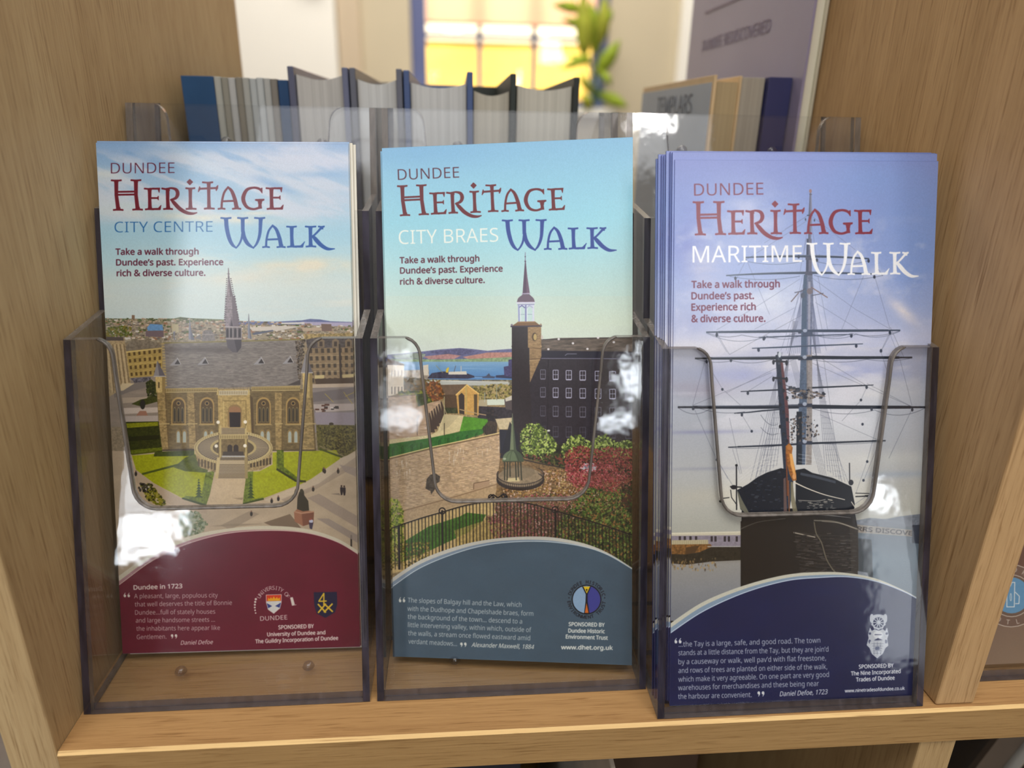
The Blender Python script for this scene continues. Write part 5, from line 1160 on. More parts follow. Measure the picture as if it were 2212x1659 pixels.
def wood(name, axis, light=(186, 156, 116), dark=(124, 96, 64), rough=.55):
    """oak veneer: long fine pores and broad soft bands along the given axis (0 x, 1 y, 2 z)"""
    m, nt, out = new_mat(name)
    tc = N(nt, 'TexCoord')
    def mapped(along, across):
        mp = N(nt, 'Mapping'); s = [across] * 3; s[axis] = along
        mp.inputs['Scale'].default_value = s; nt.links.new(tc.outputs['Object'], mp.inputs['Vector']); return mp
    warp = N(nt, 'TexNoise'); warp.inputs['Scale'].default_value = 5
    nt.links.new(tc.outputs['Object'], warp.inputs['Vector'])
    def noise(mp, scale, detail, rough_=.6):
        n = N(nt, 'TexNoise'); n.inputs['Scale'].default_value = scale; n.inputs['Detail'].default_value = detail; n.inputs['Roughness'].default_value = rough_
        n.inputs['Distortion'].default_value = .3
        nt.links.new(mp.outputs[0], n.inputs['Vector']); return n
    broad = noise(mapped(.35, 7), 9, 4)
    fibre = noise(mapped(.8, 30), 26, 6, .75)
    pores = noise(mapped(1.5, 40), 30, 3, .6)
    rb = N(nt, 'ValToRGB'); rb.color_ramp.elements[0].position = .3; rb.color_ramp.elements[1].position = .72
    rb.color_ramp.elements[0].color = lin(dark) + (1,); rb.color_ramp.elements[1].color = lin(light) + (1,)
    mixf = N(nt, 'Math', operation='MULTIPLY_ADD'); mixf.inputs[1].default_value = .40; nt.links.new(broad.outputs['Fac'], mixf.inputs[0])
    mf = N(nt, 'Math', operation='MULTIPLY'); mf.inputs[1].default_value = .60; nt.links.new(fibre.outputs['Fac'], mf.inputs[0]); nt.links.new(mf.outputs[0], mixf.inputs[2])
    nt.links.new(mixf.outputs[0], rb.inputs[0])
    rp = N(nt, 'ValToRGB'); rp.color_ramp.elements[0].position = .30; rp.color_ramp.elements[1].position = .46
    rp.color_ramp.elements[0].color = (1, 1, 1, 1); rp.color_ramp.elements[1].color = (0, 0, 0, 1)
    nt.links.new(pores.outputs['Fac'], rp.inputs[0])
    mx = N(nt, 'MixRGB'); mx.blend_type = 'MULTIPLY'; mx.inputs[2].default_value = (.66, .60, .54, 1)
    nt.links.new(rp.outputs[0], mx.inputs[0]); nt.links.new(rb.outputs[0], mx.inputs[1])
    b = N(nt, 'BsdfPrincipled'); b.inputs['Roughness'].default_value = rough; b.inputs['Specular IOR Level'].default_value = .3
    bp = N(nt, 'Bump'); bp.inputs['Strength'].default_value = .12; bp.inputs['Distance'].default_value = .0005
    nt.links.new(fibre.outputs['Fac'], bp.inputs['Height']); nt.links.new(bp.outputs[0], b.inputs['Normal'])
    nt.links.new(mx.outputs[0], b.inputs['Base Color']); nt.links.new(b.outputs[0], out.inputs[0])
    return m

def clear_plastic(name, tint=(.975, .98, .985), rough=.03, wave=.0, ior=1.49, wave_scale=28):
    """clear sheet: what lies behind is seen straight through, the surface mirrors by Fresnel's law; a faint waviness of moulded sheet"""
    m, nt, out = new_mat(name)
    tr = N(nt, 'BsdfTransparent'); tr.inputs[0].default_value = tint + (1,)
    gl = N(nt, 'BsdfGlossy'); gl.inputs['Roughness'].default_value = rough
    fr = N(nt, 'Fresnel')                              # the same Fresnel curve entering and leaving the thin sheet
    ge = N(nt, 'NewGeometry'); mr = N(nt, 'MapRange'); mr.inputs['To Min'].default_value = ior; mr.inputs['To Max'].default_value = 1 / ior
    nt.links.new(ge.outputs['Backfacing'], mr.inputs[0]); nt.links.new(mr.outputs[0], fr.inputs['IOR'])
    mx = N(nt, 'MixShader')
    if wave:
        tc = N(nt, 'TexCoord'); nz = N(nt, 'TexNoise'); nz.inputs['Scale'].default_value = wave_scale; nz.inputs['Detail'].default_value = 4; nz.inputs['Roughness'].default_value = .6
        nt.links.new(tc.outputs['Object'], nz.inputs['Vector'])
        bp = N(nt, 'Bump'); bp.inputs['Strength'].default_value = 1; bp.inputs['Distance'].default_value = wave
        nt.links.new(nz.outputs['Fac'], bp.inputs['Height']); nt.links.new(bp.outputs[0], gl.inputs['Normal'])
    nt.links.new(fr.outputs[0], mx.inputs[0]); nt.links.new(tr.outputs[0], mx.inputs[1]); nt.links.new(gl.outputs[0], mx.inputs[2]); nt.links.new(mx.outputs[0], out.inputs[0])
    return m

def edge_plastic(name, rgb, see=.35, rough=.12, streak=True):
    """cut edge of the sheet, looked into lengthwise: a deep smoky colour with lengthwise streaks"""
    m, nt, out = new_mat(name)
    b = N(nt, 'BsdfPrincipled'); b.inputs['Roughness'].default_value = rough; b.inputs['IOR'].default_value = 1.49
    tc = N(nt, 'TexCoord'); mp = N(nt, 'Mapping'); mp.inputs['Scale'].default_value = (260, 160, 2.2); nz = N(nt, 'TexNoise'); nz.inputs['Scale'].default_value = 1.4; nz.inputs['Detail'].default_value = 3
    nt.links.new(tc.outputs['Object'], mp.inputs[0]); nt.links.new(mp.outputs[0], nz.inputs['Vector'])
    r = N(nt, 'ValToRGB'); c = lin(rgb); r.color_ramp.elements[0].position = .4; r.color_ramp.elements[1].position = .75
    r.color_ramp.elements[0].color = tuple(v * .7 for v in c) + (1,); r.color_ramp.elements[1].color = tuple(min(v * (2.0 if streak else 1.3), 1) for v in c) + (1,)
    nt.links.new(nz.outputs['Fac'], r.inputs[0]); nt.links.new(r.outputs[0], b.inputs['Base Color'])
    tr = N(nt, 'BsdfTransparent'); tr.inputs[0].default_value = (.86, .86, .92, 1)
    mx = N(nt, 'MixShader'); mx.inputs[0].default_value = see
    nt.links.new(b.outputs[0], mx.inputs[1]); nt.links.new(tr.outputs[0], mx.inputs[2]); nt.links.new(mx.outputs[0], out.inputs[0])
    return m

def glass(name, col, rough=.02, ior=1.49):
    m, nt, out = new_mat(name)
    g = N(nt, 'BsdfGlass'); g.inputs['Color'].default_value = col + (1,); g.inputs['Roughness'].default_value = rough; g.inputs['IOR'].default_value = ior
    nt.links.new(g.outputs[0], out.inputs[0])
    return m

def printed(name, img_arr, rough=.32):
    """coated paper printed with the painted cover"""
    h, w = img_arr.shape[:2]
    im = bpy.data.images.new(name + '_print', w, h)
    px = np.ones((h, w, 4), np.float32); px[..., :3] = np.clip(img_arr, 0, 1)[::-1]
    im.pixels.foreach_set(px.ravel()); im.update(); im.pack()
    m, nt, out = new_mat(name)
    t = N(nt, 'TexImage'); t.image = im; t.interpolation = 'Cubic'; t.extension = 'EXTEND'
    b = N(nt, 'BsdfPrincipled'); b.inputs['Roughness'].default_value = rough; b.inputs['Specular IOR Level'].default_value = .5
    tc = N(nt, 'TexCoord'); nz = N(nt, 'TexNoise'); nz.inputs['Scale'].default_value = 900; nz.inputs['Detail'].default_value = 2
    nt.links.new(tc.outputs['Object'], nz.inputs['Vector']); bp = N(nt, 'Bump'); bp.inputs['Strength'].default_value = .1; bp.inputs['Distance'].default_value = .00005
    nt.links.new(nz.outputs['Fac'], bp.inputs['Height']); nt.links.new(bp.outputs[0], b.inputs['Normal'])
    nt.links.new(t.outputs['Color'], b.inputs['Base Color']); nt.links.new(b.outputs[0], out.inputs[0])
    return m

def pages(name, rgb, axis_scale=(900, 1, 1), contrast=.16, rough=.8):
    """edge of a block of pages: hair lines between the leaves"""
    m, nt, out = new_mat(name)
    tc = N(nt, 'TexCoord'); mp = N(nt, 'Mapping'); mp.inputs['Scale'].default_value = axis_scale
    nz = N(nt, 'TexNoise'); nz.inputs['Scale'].default_value = 1; nz.inputs['Detail'].default_value = 3
    nt.links.new(tc.outputs['Object'], mp.inputs[0]); nt.links.new(mp.outputs[0], nz.inputs['Vector'])
    r = N(nt, 'ValToRGB'); c = lin(rgb); r.color_ramp.elements[0].position = .35; r.color_ramp.elements[1].position = .65
    r.color_ramp.elements[0].color = tuple(v * (1 - contrast) for v in c) + (1,); r.color_ramp.elements[1].color = tuple(min(v * (1 + contrast), 1) for v in c) + (1,)
    b = N(nt, 'BsdfPrincipled'); b.inputs['Roughness'].default_value = rough; b.inputs['Specular IOR Level'].default_value = .2
    nt.links.new(nz.outputs['Fac'], r.inputs[0]); nt.links.new(r.outputs[0], b.inputs['Base Color']); nt.links.new(b.outputs[0], out.inputs[0])
    return m

def translucent(name, rgb, tfac=.6):
    m, nt, out = new_mat(name)
    d = N(nt, 'BsdfDiffuse'); d.inputs[0].default_value = lin(rgb) + (1,); t = N(nt, 'BsdfTranslucent'); t.inputs[0].default_value = lin(rgb) + (1,)
    tc = N(nt, 'TexCoord'); nz = N(nt, 'TexNoise'); nz.inputs['Scale'].default_value = 8; nt.links.new(tc.outputs['Object'], nz.inputs['Vector'])
    mm = N(nt, 'MapRange'); mm.inputs['To Min'].default_value = tfac - .08; mm.inputs['To Max'].default_value = tfac + .08; nt.links.new(nz.outputs['Fac'], mm.inputs[0])
    mx = N(nt, 'MixShader'); nt.links.new(mm.outputs[0], mx.inputs[0]); nt.links.new(d.outputs[0], mx.inputs[1]); nt.links.new(t.outputs[0], mx.inputs[2]); nt.links.new(mx.outputs[0], out.inputs[0])
    return m

M = {}
M['wood_v'] = wood('oak_upright', 2, (198, 174, 132), (166, 138, 98))
M['wood_v2'] = wood('oak_divider', 2, (208, 172, 126), (170, 136, 94))
M['wood_h'] = wood('oak_shelf', 0, (188, 148, 98), (150, 112, 70))
M['wood_f'] = wood('oak_shelf_front', 0, (178, 144, 96), (146, 114, 70))
M['wood_vf'] = wood('oak_upright_front', 2, (196, 168, 122), (158, 130, 90))
M['lit_chamfer'] = wood('oak_lit_chamfer', 0, (228, 194, 136), (206, 170, 114))  # lighter oak: the light caught by the chamfer is put into the colour
M['sheet'] = clear_plastic('acrylic_sheet', (.965, .972, .98), .05, .00034, 1.49, 22)
M['wall'] = clear_plastic('acrylic_wall', (.95, .95, .965), .04, .0001)
M['edge'] = edge_plastic('acrylic_edge', (44, 42, 54), .15)
M['edge_l'] = edge_plastic('acrylic_rim', (122, 115, 109), .25, .15, False)
M['base'] = edge_plastic('acrylic_base', (78, 72, 76), .25, .12, False)
M['stud'] = clear_plastic('acrylic_stud', (.85, .85, .88), .05, .0004, 1.6)
M['paper'] = pages('leaflet_paper_edge', (222, 214, 188), (20, 1500, 20), .12)
M['paper_white'] = plain('leaflet_inside', (226, 222, 210), .7)
# ---------------------------------------------------------------- mesh helpers
def ray(u, v):
    return R @ np.array([(u - CX) / F, (v - CY) / F, 1.])
def hit(u, v, n, d):
    r = ray(u, v); n = np.array(n, float)
    return CAM + r * (d - n.dot(CAM)) / n.dot(r)
def proj(P):
    p = R.T @ (np.array(P) - CAM)
    return (CX + F * p[0] / p[2], CY + F * p[1] / p[2])

LEAN = math.tan(math.radians(16))                    # the holders and leaflets lean back by 16 degrees

def link(me, name, mats, parent=None):
    o = bpy.data.objects.new(name, me); C.objects.link(o)
    for m in mats if isinstance(mats, (list, tuple)) else [mats]:
        me.materials.append(m)
    if parent is not None:
        o.parent = parent
    return o

def tag(o, label=None, cat=None, group=None, kind=None):
    for k, v in (('label', label), ('category', cat), ('group', group), ('kind', kind)):
        if v:
            o[k] = v
    return o

def empty(name, loc=(0, 0, 0)):
    o = bpy.data.objects.new(name, None); C.objects.link(o); o.location = loc; o.empty_display_size = .02
    return o

def mesh(name, verts, faces, midx=None, smooth=False):
    me = bpy.data.meshes.new(name); me.from_pydata([tuple(map(float, v)) for v in verts], [], [list(f) for f in faces]); me.update()
    if midx:
        me.polygons.foreach_set('material_index', midx)
    if smooth:
        me.polygons.foreach_set('use_smooth', [True] * len(me.polygons))
    bm = bmesh.new(); bm.from_mesh(me); bmesh.ops.recalc_face_normals(bm, faces=bm.faces); bm.to_mesh(me); bm.free()
    return me

def box_vf(x0, x1, y0, y1, z0, z1):
    v = [(x, y, z) for x in (x0, x1) for y in (y0, y1) for z in (z0, z1)]
    f = [(0, 1, 3, 2), (4, 6, 7, 5), (0, 4, 5, 1), (2, 3, 7, 6), (0, 2, 6, 4), (1, 5, 7, 3)]   # -x +x -y +y -z +z
    return v, f

def box(name, x0, x1, y0, y1, z0, z1, mats, parent=None, bevel=0., idx=None, origin=None):
    """box with optional bevel; the mesh is kept in world coordinates so that grain runs on, minus the origin"""
    v, f = box_vf(x0, x1, y0, y1, z0, z1)
    me = mesh(name, v, f, idx)
    if bevel:
        bm = bmesh.new(); bm.from_mesh(me)
        bmesh.ops.bevel(bm, geom=bm.edges[:] + bm.verts[:], offset=bevel, segments=3, affect='EDGES', profile=.6)
        bm.to_mesh(me); bm.free()
    o = link(me, name, mats, parent)
    return o

def prism(name, outline, off, mats, parent=None, side_idx=0, smooth=False, front_idx=0, bevel=0., side_fn=None):
    """closed 3D outline swept by the vector off"""
    n = len(outline); o3 = [np.array(p, float) for p in outline]; off = np.array(off, float)
    v = o3 + [p + off for p in o3]
    f = [list(range(n)), list(range(2 * n - 1, n - 1, -1))] + [[i, i + n, (i + 1) % n + n, (i + 1) % n] for i in range(n)]
    idx = [front_idx, front_idx] + [(side_fn(i) if side_fn else side_idx) for i in range(n)]
    me = mesh(name, v, f, idx)
    return link(me, name, mats, parent)

def arc2(cx, cy, r, a0, a1, n=8):
    return [(cx + r * math.cos(math.radians(a0 + (a1 - a0) * i / n)), cy + r * math.sin(math.radians(a0 + (a1 - a0) * i / n))) for i in range(n + 1)]

def lathe(name, prof, mats, parent=None, n=24, loc=(0, 0, 0), smooth=True):
    v = []; f = []
    for r, z in prof:
        for k in range(n):
            a = 2 * math.pi * k / n; v.append((loc[0] + r * math.cos(a), loc[1] + r * math.sin(a), loc[2] + z))
    for i in range(len(prof) - 1):
        for k in range(n):
            f.append((i * n + k, i * n + (k + 1) % n, (i + 1) * n + (k + 1) % n, (i + 1) * n + k))
    f.append(list(range(n))); f.append(list(range((len(prof) - 1) * n, len(prof) * n)))
    return link(mesh(name, v, f, smooth=smooth), name, mats, parent)

# ---------------------------------------------------------------- the shelf unit
unit = empty('shelf_unit')
tag(unit, 'oak veneer display shelving whose upright panels frame the leaflet holders', 'shelving')
DEPTH = .332
box('side_panel', -.0175, -.0010, -.0002, DEPTH, -.42, .75, [M['wood_v']], unit, .0012)['label'] = 'left upright panel of the bay'
box('side_panel', .3278, .3438, .0023, DEPTH, .0002, .75, [M['wood_v2']], unit, .0010)['label'] = 'upright panel right of the leaflets'
box('side_panel', .3250, .3405, .0010, DEPTH, -.42, -.0166, [M['wood_vf']], unit, .0010)['label'] = 'upright panel under the shelf'
def shelf(z1, th=.0164, x1=.74):
    c = .0011; y0 = 0.
    prof = [(y0, z1 - th), (y0, z1 - c * 1.1), (y0 + c, z1), (DEPTH, z1), (DEPTH, z1 - th)]
    x0 = -.0008
    v = [(x0, y, z) for y, z in prof] + [(x1, y, z) for y, z in prof]; n = 5
    f = [list(range(n)), list(range(2 * n - 1, n - 1, -1))] + [[i, i + n, (i + 1) % n + n, (i + 1) % n] for i in range(n)]
    return link(mesh('shelf_board', v, f, [1, 1, 1, 2, 0, 0, 0]), 'shelf_board', [M['wood_h'], M['wood_f'], M['lit_chamfer']], unit)
shelf(0.)['label'] = 'shelf board carrying the holders'
shelf(-.30)['label'] = 'lower shelf board'
box('side_panel', .7402, .7565, 0, DEPTH, -.42, .75, [M['wood_v2']], unit)['label'] = 'far right upright panel'
box('back_strip', -.0005, .7400, DEPTH - .008, DEPTH, -.30, -.0170, [M['wood_v']], unit)

# ---------------------------------------------------------------- the room behind
M['cream'] = plain('cream_wall_paint', (202, 190, 164), .8, .2, .03, 3)
M['white'] = plain('white_door_paint', (246, 243, 234), .6, .3, .015, 4)
M['trim'] = plain('beige_door_frame', (204, 186, 160), .6, .3, .02, 6)
M['blue'] = plain('blue_window_paint', (92, 100, 142), .5, .4, .04, 12)
M['carpet'] = plain('grey_carpet', (120, 112, 106), .95, .1, .2, 120)
M['blind'] = translucent('salmon_blind', (250, 204, 176), .72)
YB = 3.0
def structure(o):
    return tag(o, kind='structure')
WX0, WX1, WZ0, WZ1 = -.035, .790, .28, 1.75
wb = empty('wall_back'); tag(wb, kind='structure')
for (x0, x1, z0, z1) in ((-3.2, WX0, -1.0, 2.4), (WX1, 3.2, -1.0, 2.4), (WX0, WX1, -1.0, WZ0), (WX0, WX1, WZ1, 2.4)):
    box('wall_section', x0, x1, YB, YB + .16, z0, z1, [M['cream']], wb)
structure(box('floor', -3.2, 3.2, -2.6, YB, -1.05, -1.0, [M['carpet']]))
M['ceil'] = plain('ceiling_paint', (236, 232, 224), .9, .1, .01, 2)
M['far'] = plain('buff_wall_paint', (168, 150, 126), .85, .15, .03, 3)
structure(box('ceiling', -3.2, 3.2, -2.6, YB, 2.2, 2.25, [M['ceil']]))
structure(box('wall_left', -3.25, -3.2, -2.6, YB, -1.0, 2.2, [M['far']]))
structure(box('wall_right', 3.2, 3.25, -2.6, YB, -1.0, 2.2, [M['far']]))
structure(box('wall_front', -3.2, 3.2, -2.68, -2.6, -1.0, 2.2, [M['far']]))
w1 = empty('window_1', (0, 0, 0)); tag(w1, kind='structure')
for (x0, x1, z0, z1) in ((WX0, WX0 + .062, WZ0, WZ1), (WX1 - .055, WX1, WZ0, WZ1), (WX0 + .062, WX1 - .055, WZ0, WZ0 + .03), (WX0 + .062, WX1 - .055, WZ1 - .05, WZ1)):
    box('window_frame', x0, x1, YB + .02, YB + .09, z0, z1, [M['blue']], w1, .004)
for x in (.250, .482):
    box('glazing_bar', x - .010, x + .010, YB + .045, YB + .075, WZ0 + .03, WZ1 - .05, [M['blue']], w1)
box('glazing_bar', WX0 + .062, WX1 - .055, YB + .042, YB + .078, .546, .560, [M['blue']], w1)
box('glazing_bar', WX0 + .062, WX1 - .055, YB + .042, YB + .078, 1.14, 1.155, [M['blue']], w1)
M['pane'] = clear_plastic('window_glass', (.96, .97, .96), .01, 0, 1.45)
xs = [WX0 + .062, .240, .492, WX1 - .055]; xs = [(xs[0], .240), (.260, .472), (.492, WX1 - .055)]
for x0, x1 in xs:
    for z0, z1 in ((WZ0 + .03, .546), (.560, 1.14), (1.155, WZ1 - .05)):
        box('window_pane', x0, x1, YB + .058, YB + .062, z0, z1, [M['pane']], w1)
box('window_sill', WX0 - .03, WX1 + .03, YB - .10, YB + .02, WZ0 - .03, WZ0, [M['white']], w1, .004)
bl = empty('roller_blind', (.38, YB + .01, .6)); tag(bl, 'salmon roller blind drawn over the upper panes of the blue window', 'blind')
bl.location = (0, 0, 0)
n = 24; vv = []; ff = []
for i in range(n + 1):
    x = WX0 + .066 + (WX1 - WX0 - .124) * i / n
    for z in (.598, WZ1 - .02):
        vv.append((x, YB + .012 + .0015 * math.sin(i * 1.3), z))
for i in range(n):
    ff.append((i * 2, i * 2 + 1, i * 2 + 3, i * 2 + 2))
link(mesh('blind_cloth', vv, ff, smooth=True), 'blind_cloth', M['blind'], bl)
M['bar'] = plain('blind_bar', (196, 150, 118), .5)
box('bottom_bar', WX0 + .064, WX1 - .056, YB + .006, YB + .018, .590, .600, [M['bar']], bl, .002)
lathe('roller_tube', [(.02, 0), (.02, .70)], M['white'], bl, 16).matrix_local = Matrix.Translation((WX0 + .066, YB + .02, WZ1 - .03)) @ Matrix.Rotation(H90, 4, 'Y')
# door at the left of the wall
d1 = empty('door_1'); tag(d1, kind='structure')
leaf_ = box('door_leaf', -1.20, -.330, YB - .045, YB - .012, -1.0, 1.10, [M['white']], d1, .003)
lathe('door_knob', [(.010, 0), (.012, .02), (.028, .03), (.030, .045), (.018, .06)], plain('dark_brass', (90, 88, 70), .3, .6, .05, 60, .8), leaf_, 20).matrix_local = Matrix.Translation((-.40, YB - .045, .73)) @ Matrix.Rotation(H90, 4, 'X')
structure(box('trim_1', -.325, -.235, YB - .030, YB, -1.0, 1.18, [M['trim']], None, .006))
structure(box('trim_2', -1.30, -1.21, YB - .030, YB, -1.0, 1.18, [M['trim']], None, .006))
structure(box('trim_3', 1.085, 1.20, YB - .040, YB, -1.0, 1.6, [M['white']], None, .006))
structure(box('door_2', 1.21, 1.95, YB - .030, YB - .004, -1.0, 1.55, [M['white']], None, .004))
structure(box('baseboard_back', -.230, 1.08, YB - .016, YB, -1.0, -.88, [M['white']], None, .003))
# sunlit building across the street, seen through the lower panes
M['stone'] = plain('yellow_sandstone', (252, 202, 112), .9, .1, .28, 1.0)
M['sky_white'] = plain('sky_band_white', (244, 238, 226), .9, .1, .04, 2)
M['dark_win'] = plain('brown_window', (150, 90, 60), .4, .4, .1, 6)  # one even brown for the facade's windows
fb = empty('stone_building'); tag(fb, 'sunlit yellow sandstone building outside beyond the lower window panes', 'building')
box('wall', -2.2, 4.6, 8.0, 8.3, -1.2, 1.02, [M['stone']], fb)
box('sky_band', -2.3, 4.7, 7.94, 8.34, 1.02, 1.7, [M['sky_white']], fb)  # added white band, standing for bright sky in the gap under the blind
for k in range(4):
    x = -1.5 + k * 1.5
    box('window', x, x + .22, 7.95, 7.99, -.15, .38, [M['dark_win']], fb)
structure(box('ground', -6, 8, YB + .3, 12, -1.4, -1.2, [plain('pale_paving', (196, 176, 146), .9)]))

# plant on the window sill
def px_at(u, v, y):
    return hit(u, v, (0, 1, 0), y)
M['leaf'] = plain('plant_leaf', (140, 160, 44), .5, .3, .3, 30)
M['leaf_y'] = plain('plant_leaf_pale', (166, 172, 60), .5, .3, .25, 30)
M['stem'] = plain('plant_stem', (96, 116, 50), .6)
M['jar'] = clear_plastic('glass_jar', (.82, .90, .98), .02, .0, 1.6)
YP = YB - .07
base = px_at(1284, 236, YP)
zt = WZ0
pl = empty('potted_plant', (base[0], YP, zt)); tag(pl, 'leafy green plant in a clear jar by the blue window', 'plant')
lathe('jar', [(.030, 0), (.036, .006), (.036, .10), (.026, .125), (.030, .135), (.026, .135), (.022, .122), (.032, .098), (.032, .012)], M['jar'], pl, 24)
def tube_world(name, pts, r, mat, parent, org):
    v = []; f = []; k = 7
    for i, p in enumerate(pts):
        p = np.array(p) - np.array(org); rr = r * (1 - .5 * i / len(pts))
        for j in range(k):
            a = 2 * math.pi * j / k; v.append((p[0] + rr * math.cos(a), p[1] + rr * math.sin(a), p[2]))
    for i in range(len(pts) - 1):
        for j in range(k):
            f.append((i * k + j, i * k + (j + 1) % k, (i + 1) * k + (j + 1) % k, (i + 1) * k + j))
    return link(mesh(name, v, f, smooth=True), name, mat, parent)
org = (base[0], YP, zt)
tops = [(1262, -60), (1236, -20), (1300, -40), (1322, 96), (1250, 120)]
for (u, v) in tops:
    t_ = px_at(u, v, YP + .0); mid = px_at((u + 1284) / 2 + 4, (v + 236) / 2, YP - .01)
    a = np.array([org[0], YP, zt + .02]); tube_world('stem', [tuple(a), tuple(a * .5 + mid * .5 + np.array([.004, 0, .01])), tuple(mid), tuple(t_)], .0045, M['stem'], pl, org)
def leaf(u0, v0, u1, v1, w, y, mat, curl=.02):
    a, b = px_at(u0, v0, y), px_at(u1, v1, y - curl * 2)
    a = a - np.array(org); b = b - np.array(org)
    d = b - a; L = np.linalg.norm(d); d /= L; s = np.cross(d, [0, 1, 0]); s /= np.linalg.norm(s); up = np.array([0, -1, 0])
    v = []; f = []; n = 8
    for i in range(n + 1):
        t = i / n; hw = w * math.sin(math.pi * min(t * 1.02, 1)) ** .8 * (1 - .25 * t); c = a + d * L * t + up * curl * math.sin(math.pi * t)
        v += [c - s * hw - up * .006, c, c + s * hw - up * .006]
    for i in range(n):
        for j in (0, 1):
            f.append((i * 3 + j, i * 3 + j + 1, i * 3 + j + 4, i * 3 + j + 3))
    me = mesh('leaf', v, f, smooth=True)
    o = link(me, 'leaf', mat, pl); sm = o.modifiers.new('thickness', 'SOLIDIFY'); sm.thickness = .0015
    return o
for L_ in ((1262, 22, 1192, 10, .024, 0, 'leaf'), (1275, 60, 1212, 40, .020, 1, 'leaf'), (1262, 130, 1258, -20, .038, 1, 'leaf_y'), (1290, 120, 1275, 0, .034, 0, 'leaf'), (1296, 100, 1308, -10, .030, 1, 'leaf_y'),
           (1286, 165, 1340, 86, .034, 0, 'leaf'), (1280, 120, 1208, 150, .020, 1, 'leaf'), (1282, 140, 1226, 118, .016, 0, 'leaf'), (1290, 200, 1357, 232, .028, 0, 'leaf'), (1280, 205, 1248, 160, .018, 1, 'leaf_y'),
           (1276, 240, 1258, 200, .024, 0, 'leaf_y'), (1295, 150, 1322, 186, .018, 1, 'leaf'), (1300, 60, 1322, 20, .020, 1, 'leaf'), (1280, 85, 1240, 62, .018, 0, 'leaf')):
    leaf(L_[0], L_[1], L_[2], L_[3], L_[4], YP - .02 - .03 * L_[5], M[L_[6]])

# ---------------------------------------------------------------- books standing with their fore-edges to the front
BY = .190
bx = lambda px: .007 + (px - 390) * .0002335
def book(px0, px1, zc, zp, ccol, pcol, label, depth=.138, board=.0030, left=True, right=True, y0=BY, ztop_cover=None, cw=None):
    x0, x1 = bx(px0), bx(px1)
    o = empty('book', ((x0 + x1) / 2, y0, 0)); tag(o, label, 'book', 'books with their page edges to the front')
    ox, oy = (x0 + x1) / 2, y0
    cm = plain('book_cloth', ccol, .45, .4, .06, 40); pm = pages('page_block', pcol, (1400, 30, 3), .10)
    def bb(name, a, b, c, d, e, f, m, bev=0):
        return box(name, a - ox, b - ox, c - oy, d - oy, e, f, [m], o, bev)
    l0 = x0 + (board if left else 0); r0 = x1 - (board if right else 0)
    if left:
        bb('cover_board', x0, l0, y0, y0 + depth, 0, zc, cm, .0006)
    if right:
        bb('cover_board', r0, x1, y0, y0 + depth, 0, zc, cm, .0006)
    bb('spine', x0 + .0003, x1 - .0003, y0 + depth + .0002, y0 + depth + .0022, 0, zc, cm, .0006)
    # page block with the hollow fore-edge of a bound book and a dished top
    n = 8; v = []; f = []
    for i in range(n + 1):
        t = i / n; x = l0 + .0004 + (r0 - l0 - .0008) * t; cv_ = .0035 * math.sin(math.pi * t); dz = .0022 * math.sin(math.pi * t)
        v += [(x - ox, .004 + cv_, .003), (x - ox, depth - .0005, .003), (x - ox, depth - .0005, zp - dz), (x - ox, .004 + cv_, zp - dz)]
    for i in range(n):
        a = i * 4
        f += [(a, a + 4, a + 7, a + 3), (a + 3, a + 7, a + 6, a + 2), (a + 1, a + 2, a + 6, a + 5), (a, a + 1, a + 5, a + 4)]
    f += [(0, 3, 2, 1), (n * 4, n * 4 + 1, n * 4 + 2, n * 4 + 3)]
    link(mesh('page_block', v, f), 'page_block', pm, o)
    return o
book(612, 739, .236, .2325, (96, 100, 124), (190, 188, 184), 'grey-blue hardback with pale pages right of the magazines')
book(742, 854, .236, .2310, (92, 94, 106), (192, 192, 190), 'slate hardback, second of the hardbacks counted from the magazines')
book(857, 1007, .2355, .2300, (66, 84, 126), (190, 190, 188), 'thick hardback with blue covers in the middle of the row')
book(1008, 1102, .2352, .2268, (38, 44, 40), (176, 170, 156), 'dark green-black hardback with low cream pages beside the blue one', left=False)
book(1104, 1242, .2342, .2300, (34, 38, 36), (186, 182, 170), 'black hardback nearest the gap in front of the plant', left=False)
# booklets at the left end
def slab(name, px0, px1, z, y0, y1, mat, label, cat, group=None, bev=.0004):
    x0, x1 = bx(px0), bx(px1); o = box(name, 0, x1 - x0, 0, y1 - y0, 0, z, [mat], None, bev); o.location = (x0, y0, 0)
    return tag(o, label, cat, group)
slab('ring_binder', 390, 457, .2305, BY, .325, plain('binder_blue', (44, 84, 128), .45, .4, .12, 30), 'dark blue folder at the left end of the book row', 'folder')
mg = [(176, 178, 172), (150, 148, 138), (184, 186, 186), (140, 136, 126), (172, 174, 170), (180, 186, 188), (186, 192, 194), (176, 178, 176), (134, 130, 124)]
for k, c in enumerate(mg):
    slab('magazine', 458 + k * 14.6, 458 + k * 14.6 + 13.6, .2304 - .0002 * (k % 3), BY + .0004 * (k % 2), .318, pages('magazine_paper', c, (1600, 30, 3), .12), 'pale magazine in the tight stack between the blue folder and blue booklet', 'magazine', 'magazines between the blue folder and the hardbacks')
slab('booklet', 590, 611, .2296, BY, .322, plain('booklet_blue', (40, 74, 116), .45, .4, .1, 30), 'narrow dark blue booklet right of the stacked magazines', 'booklet')
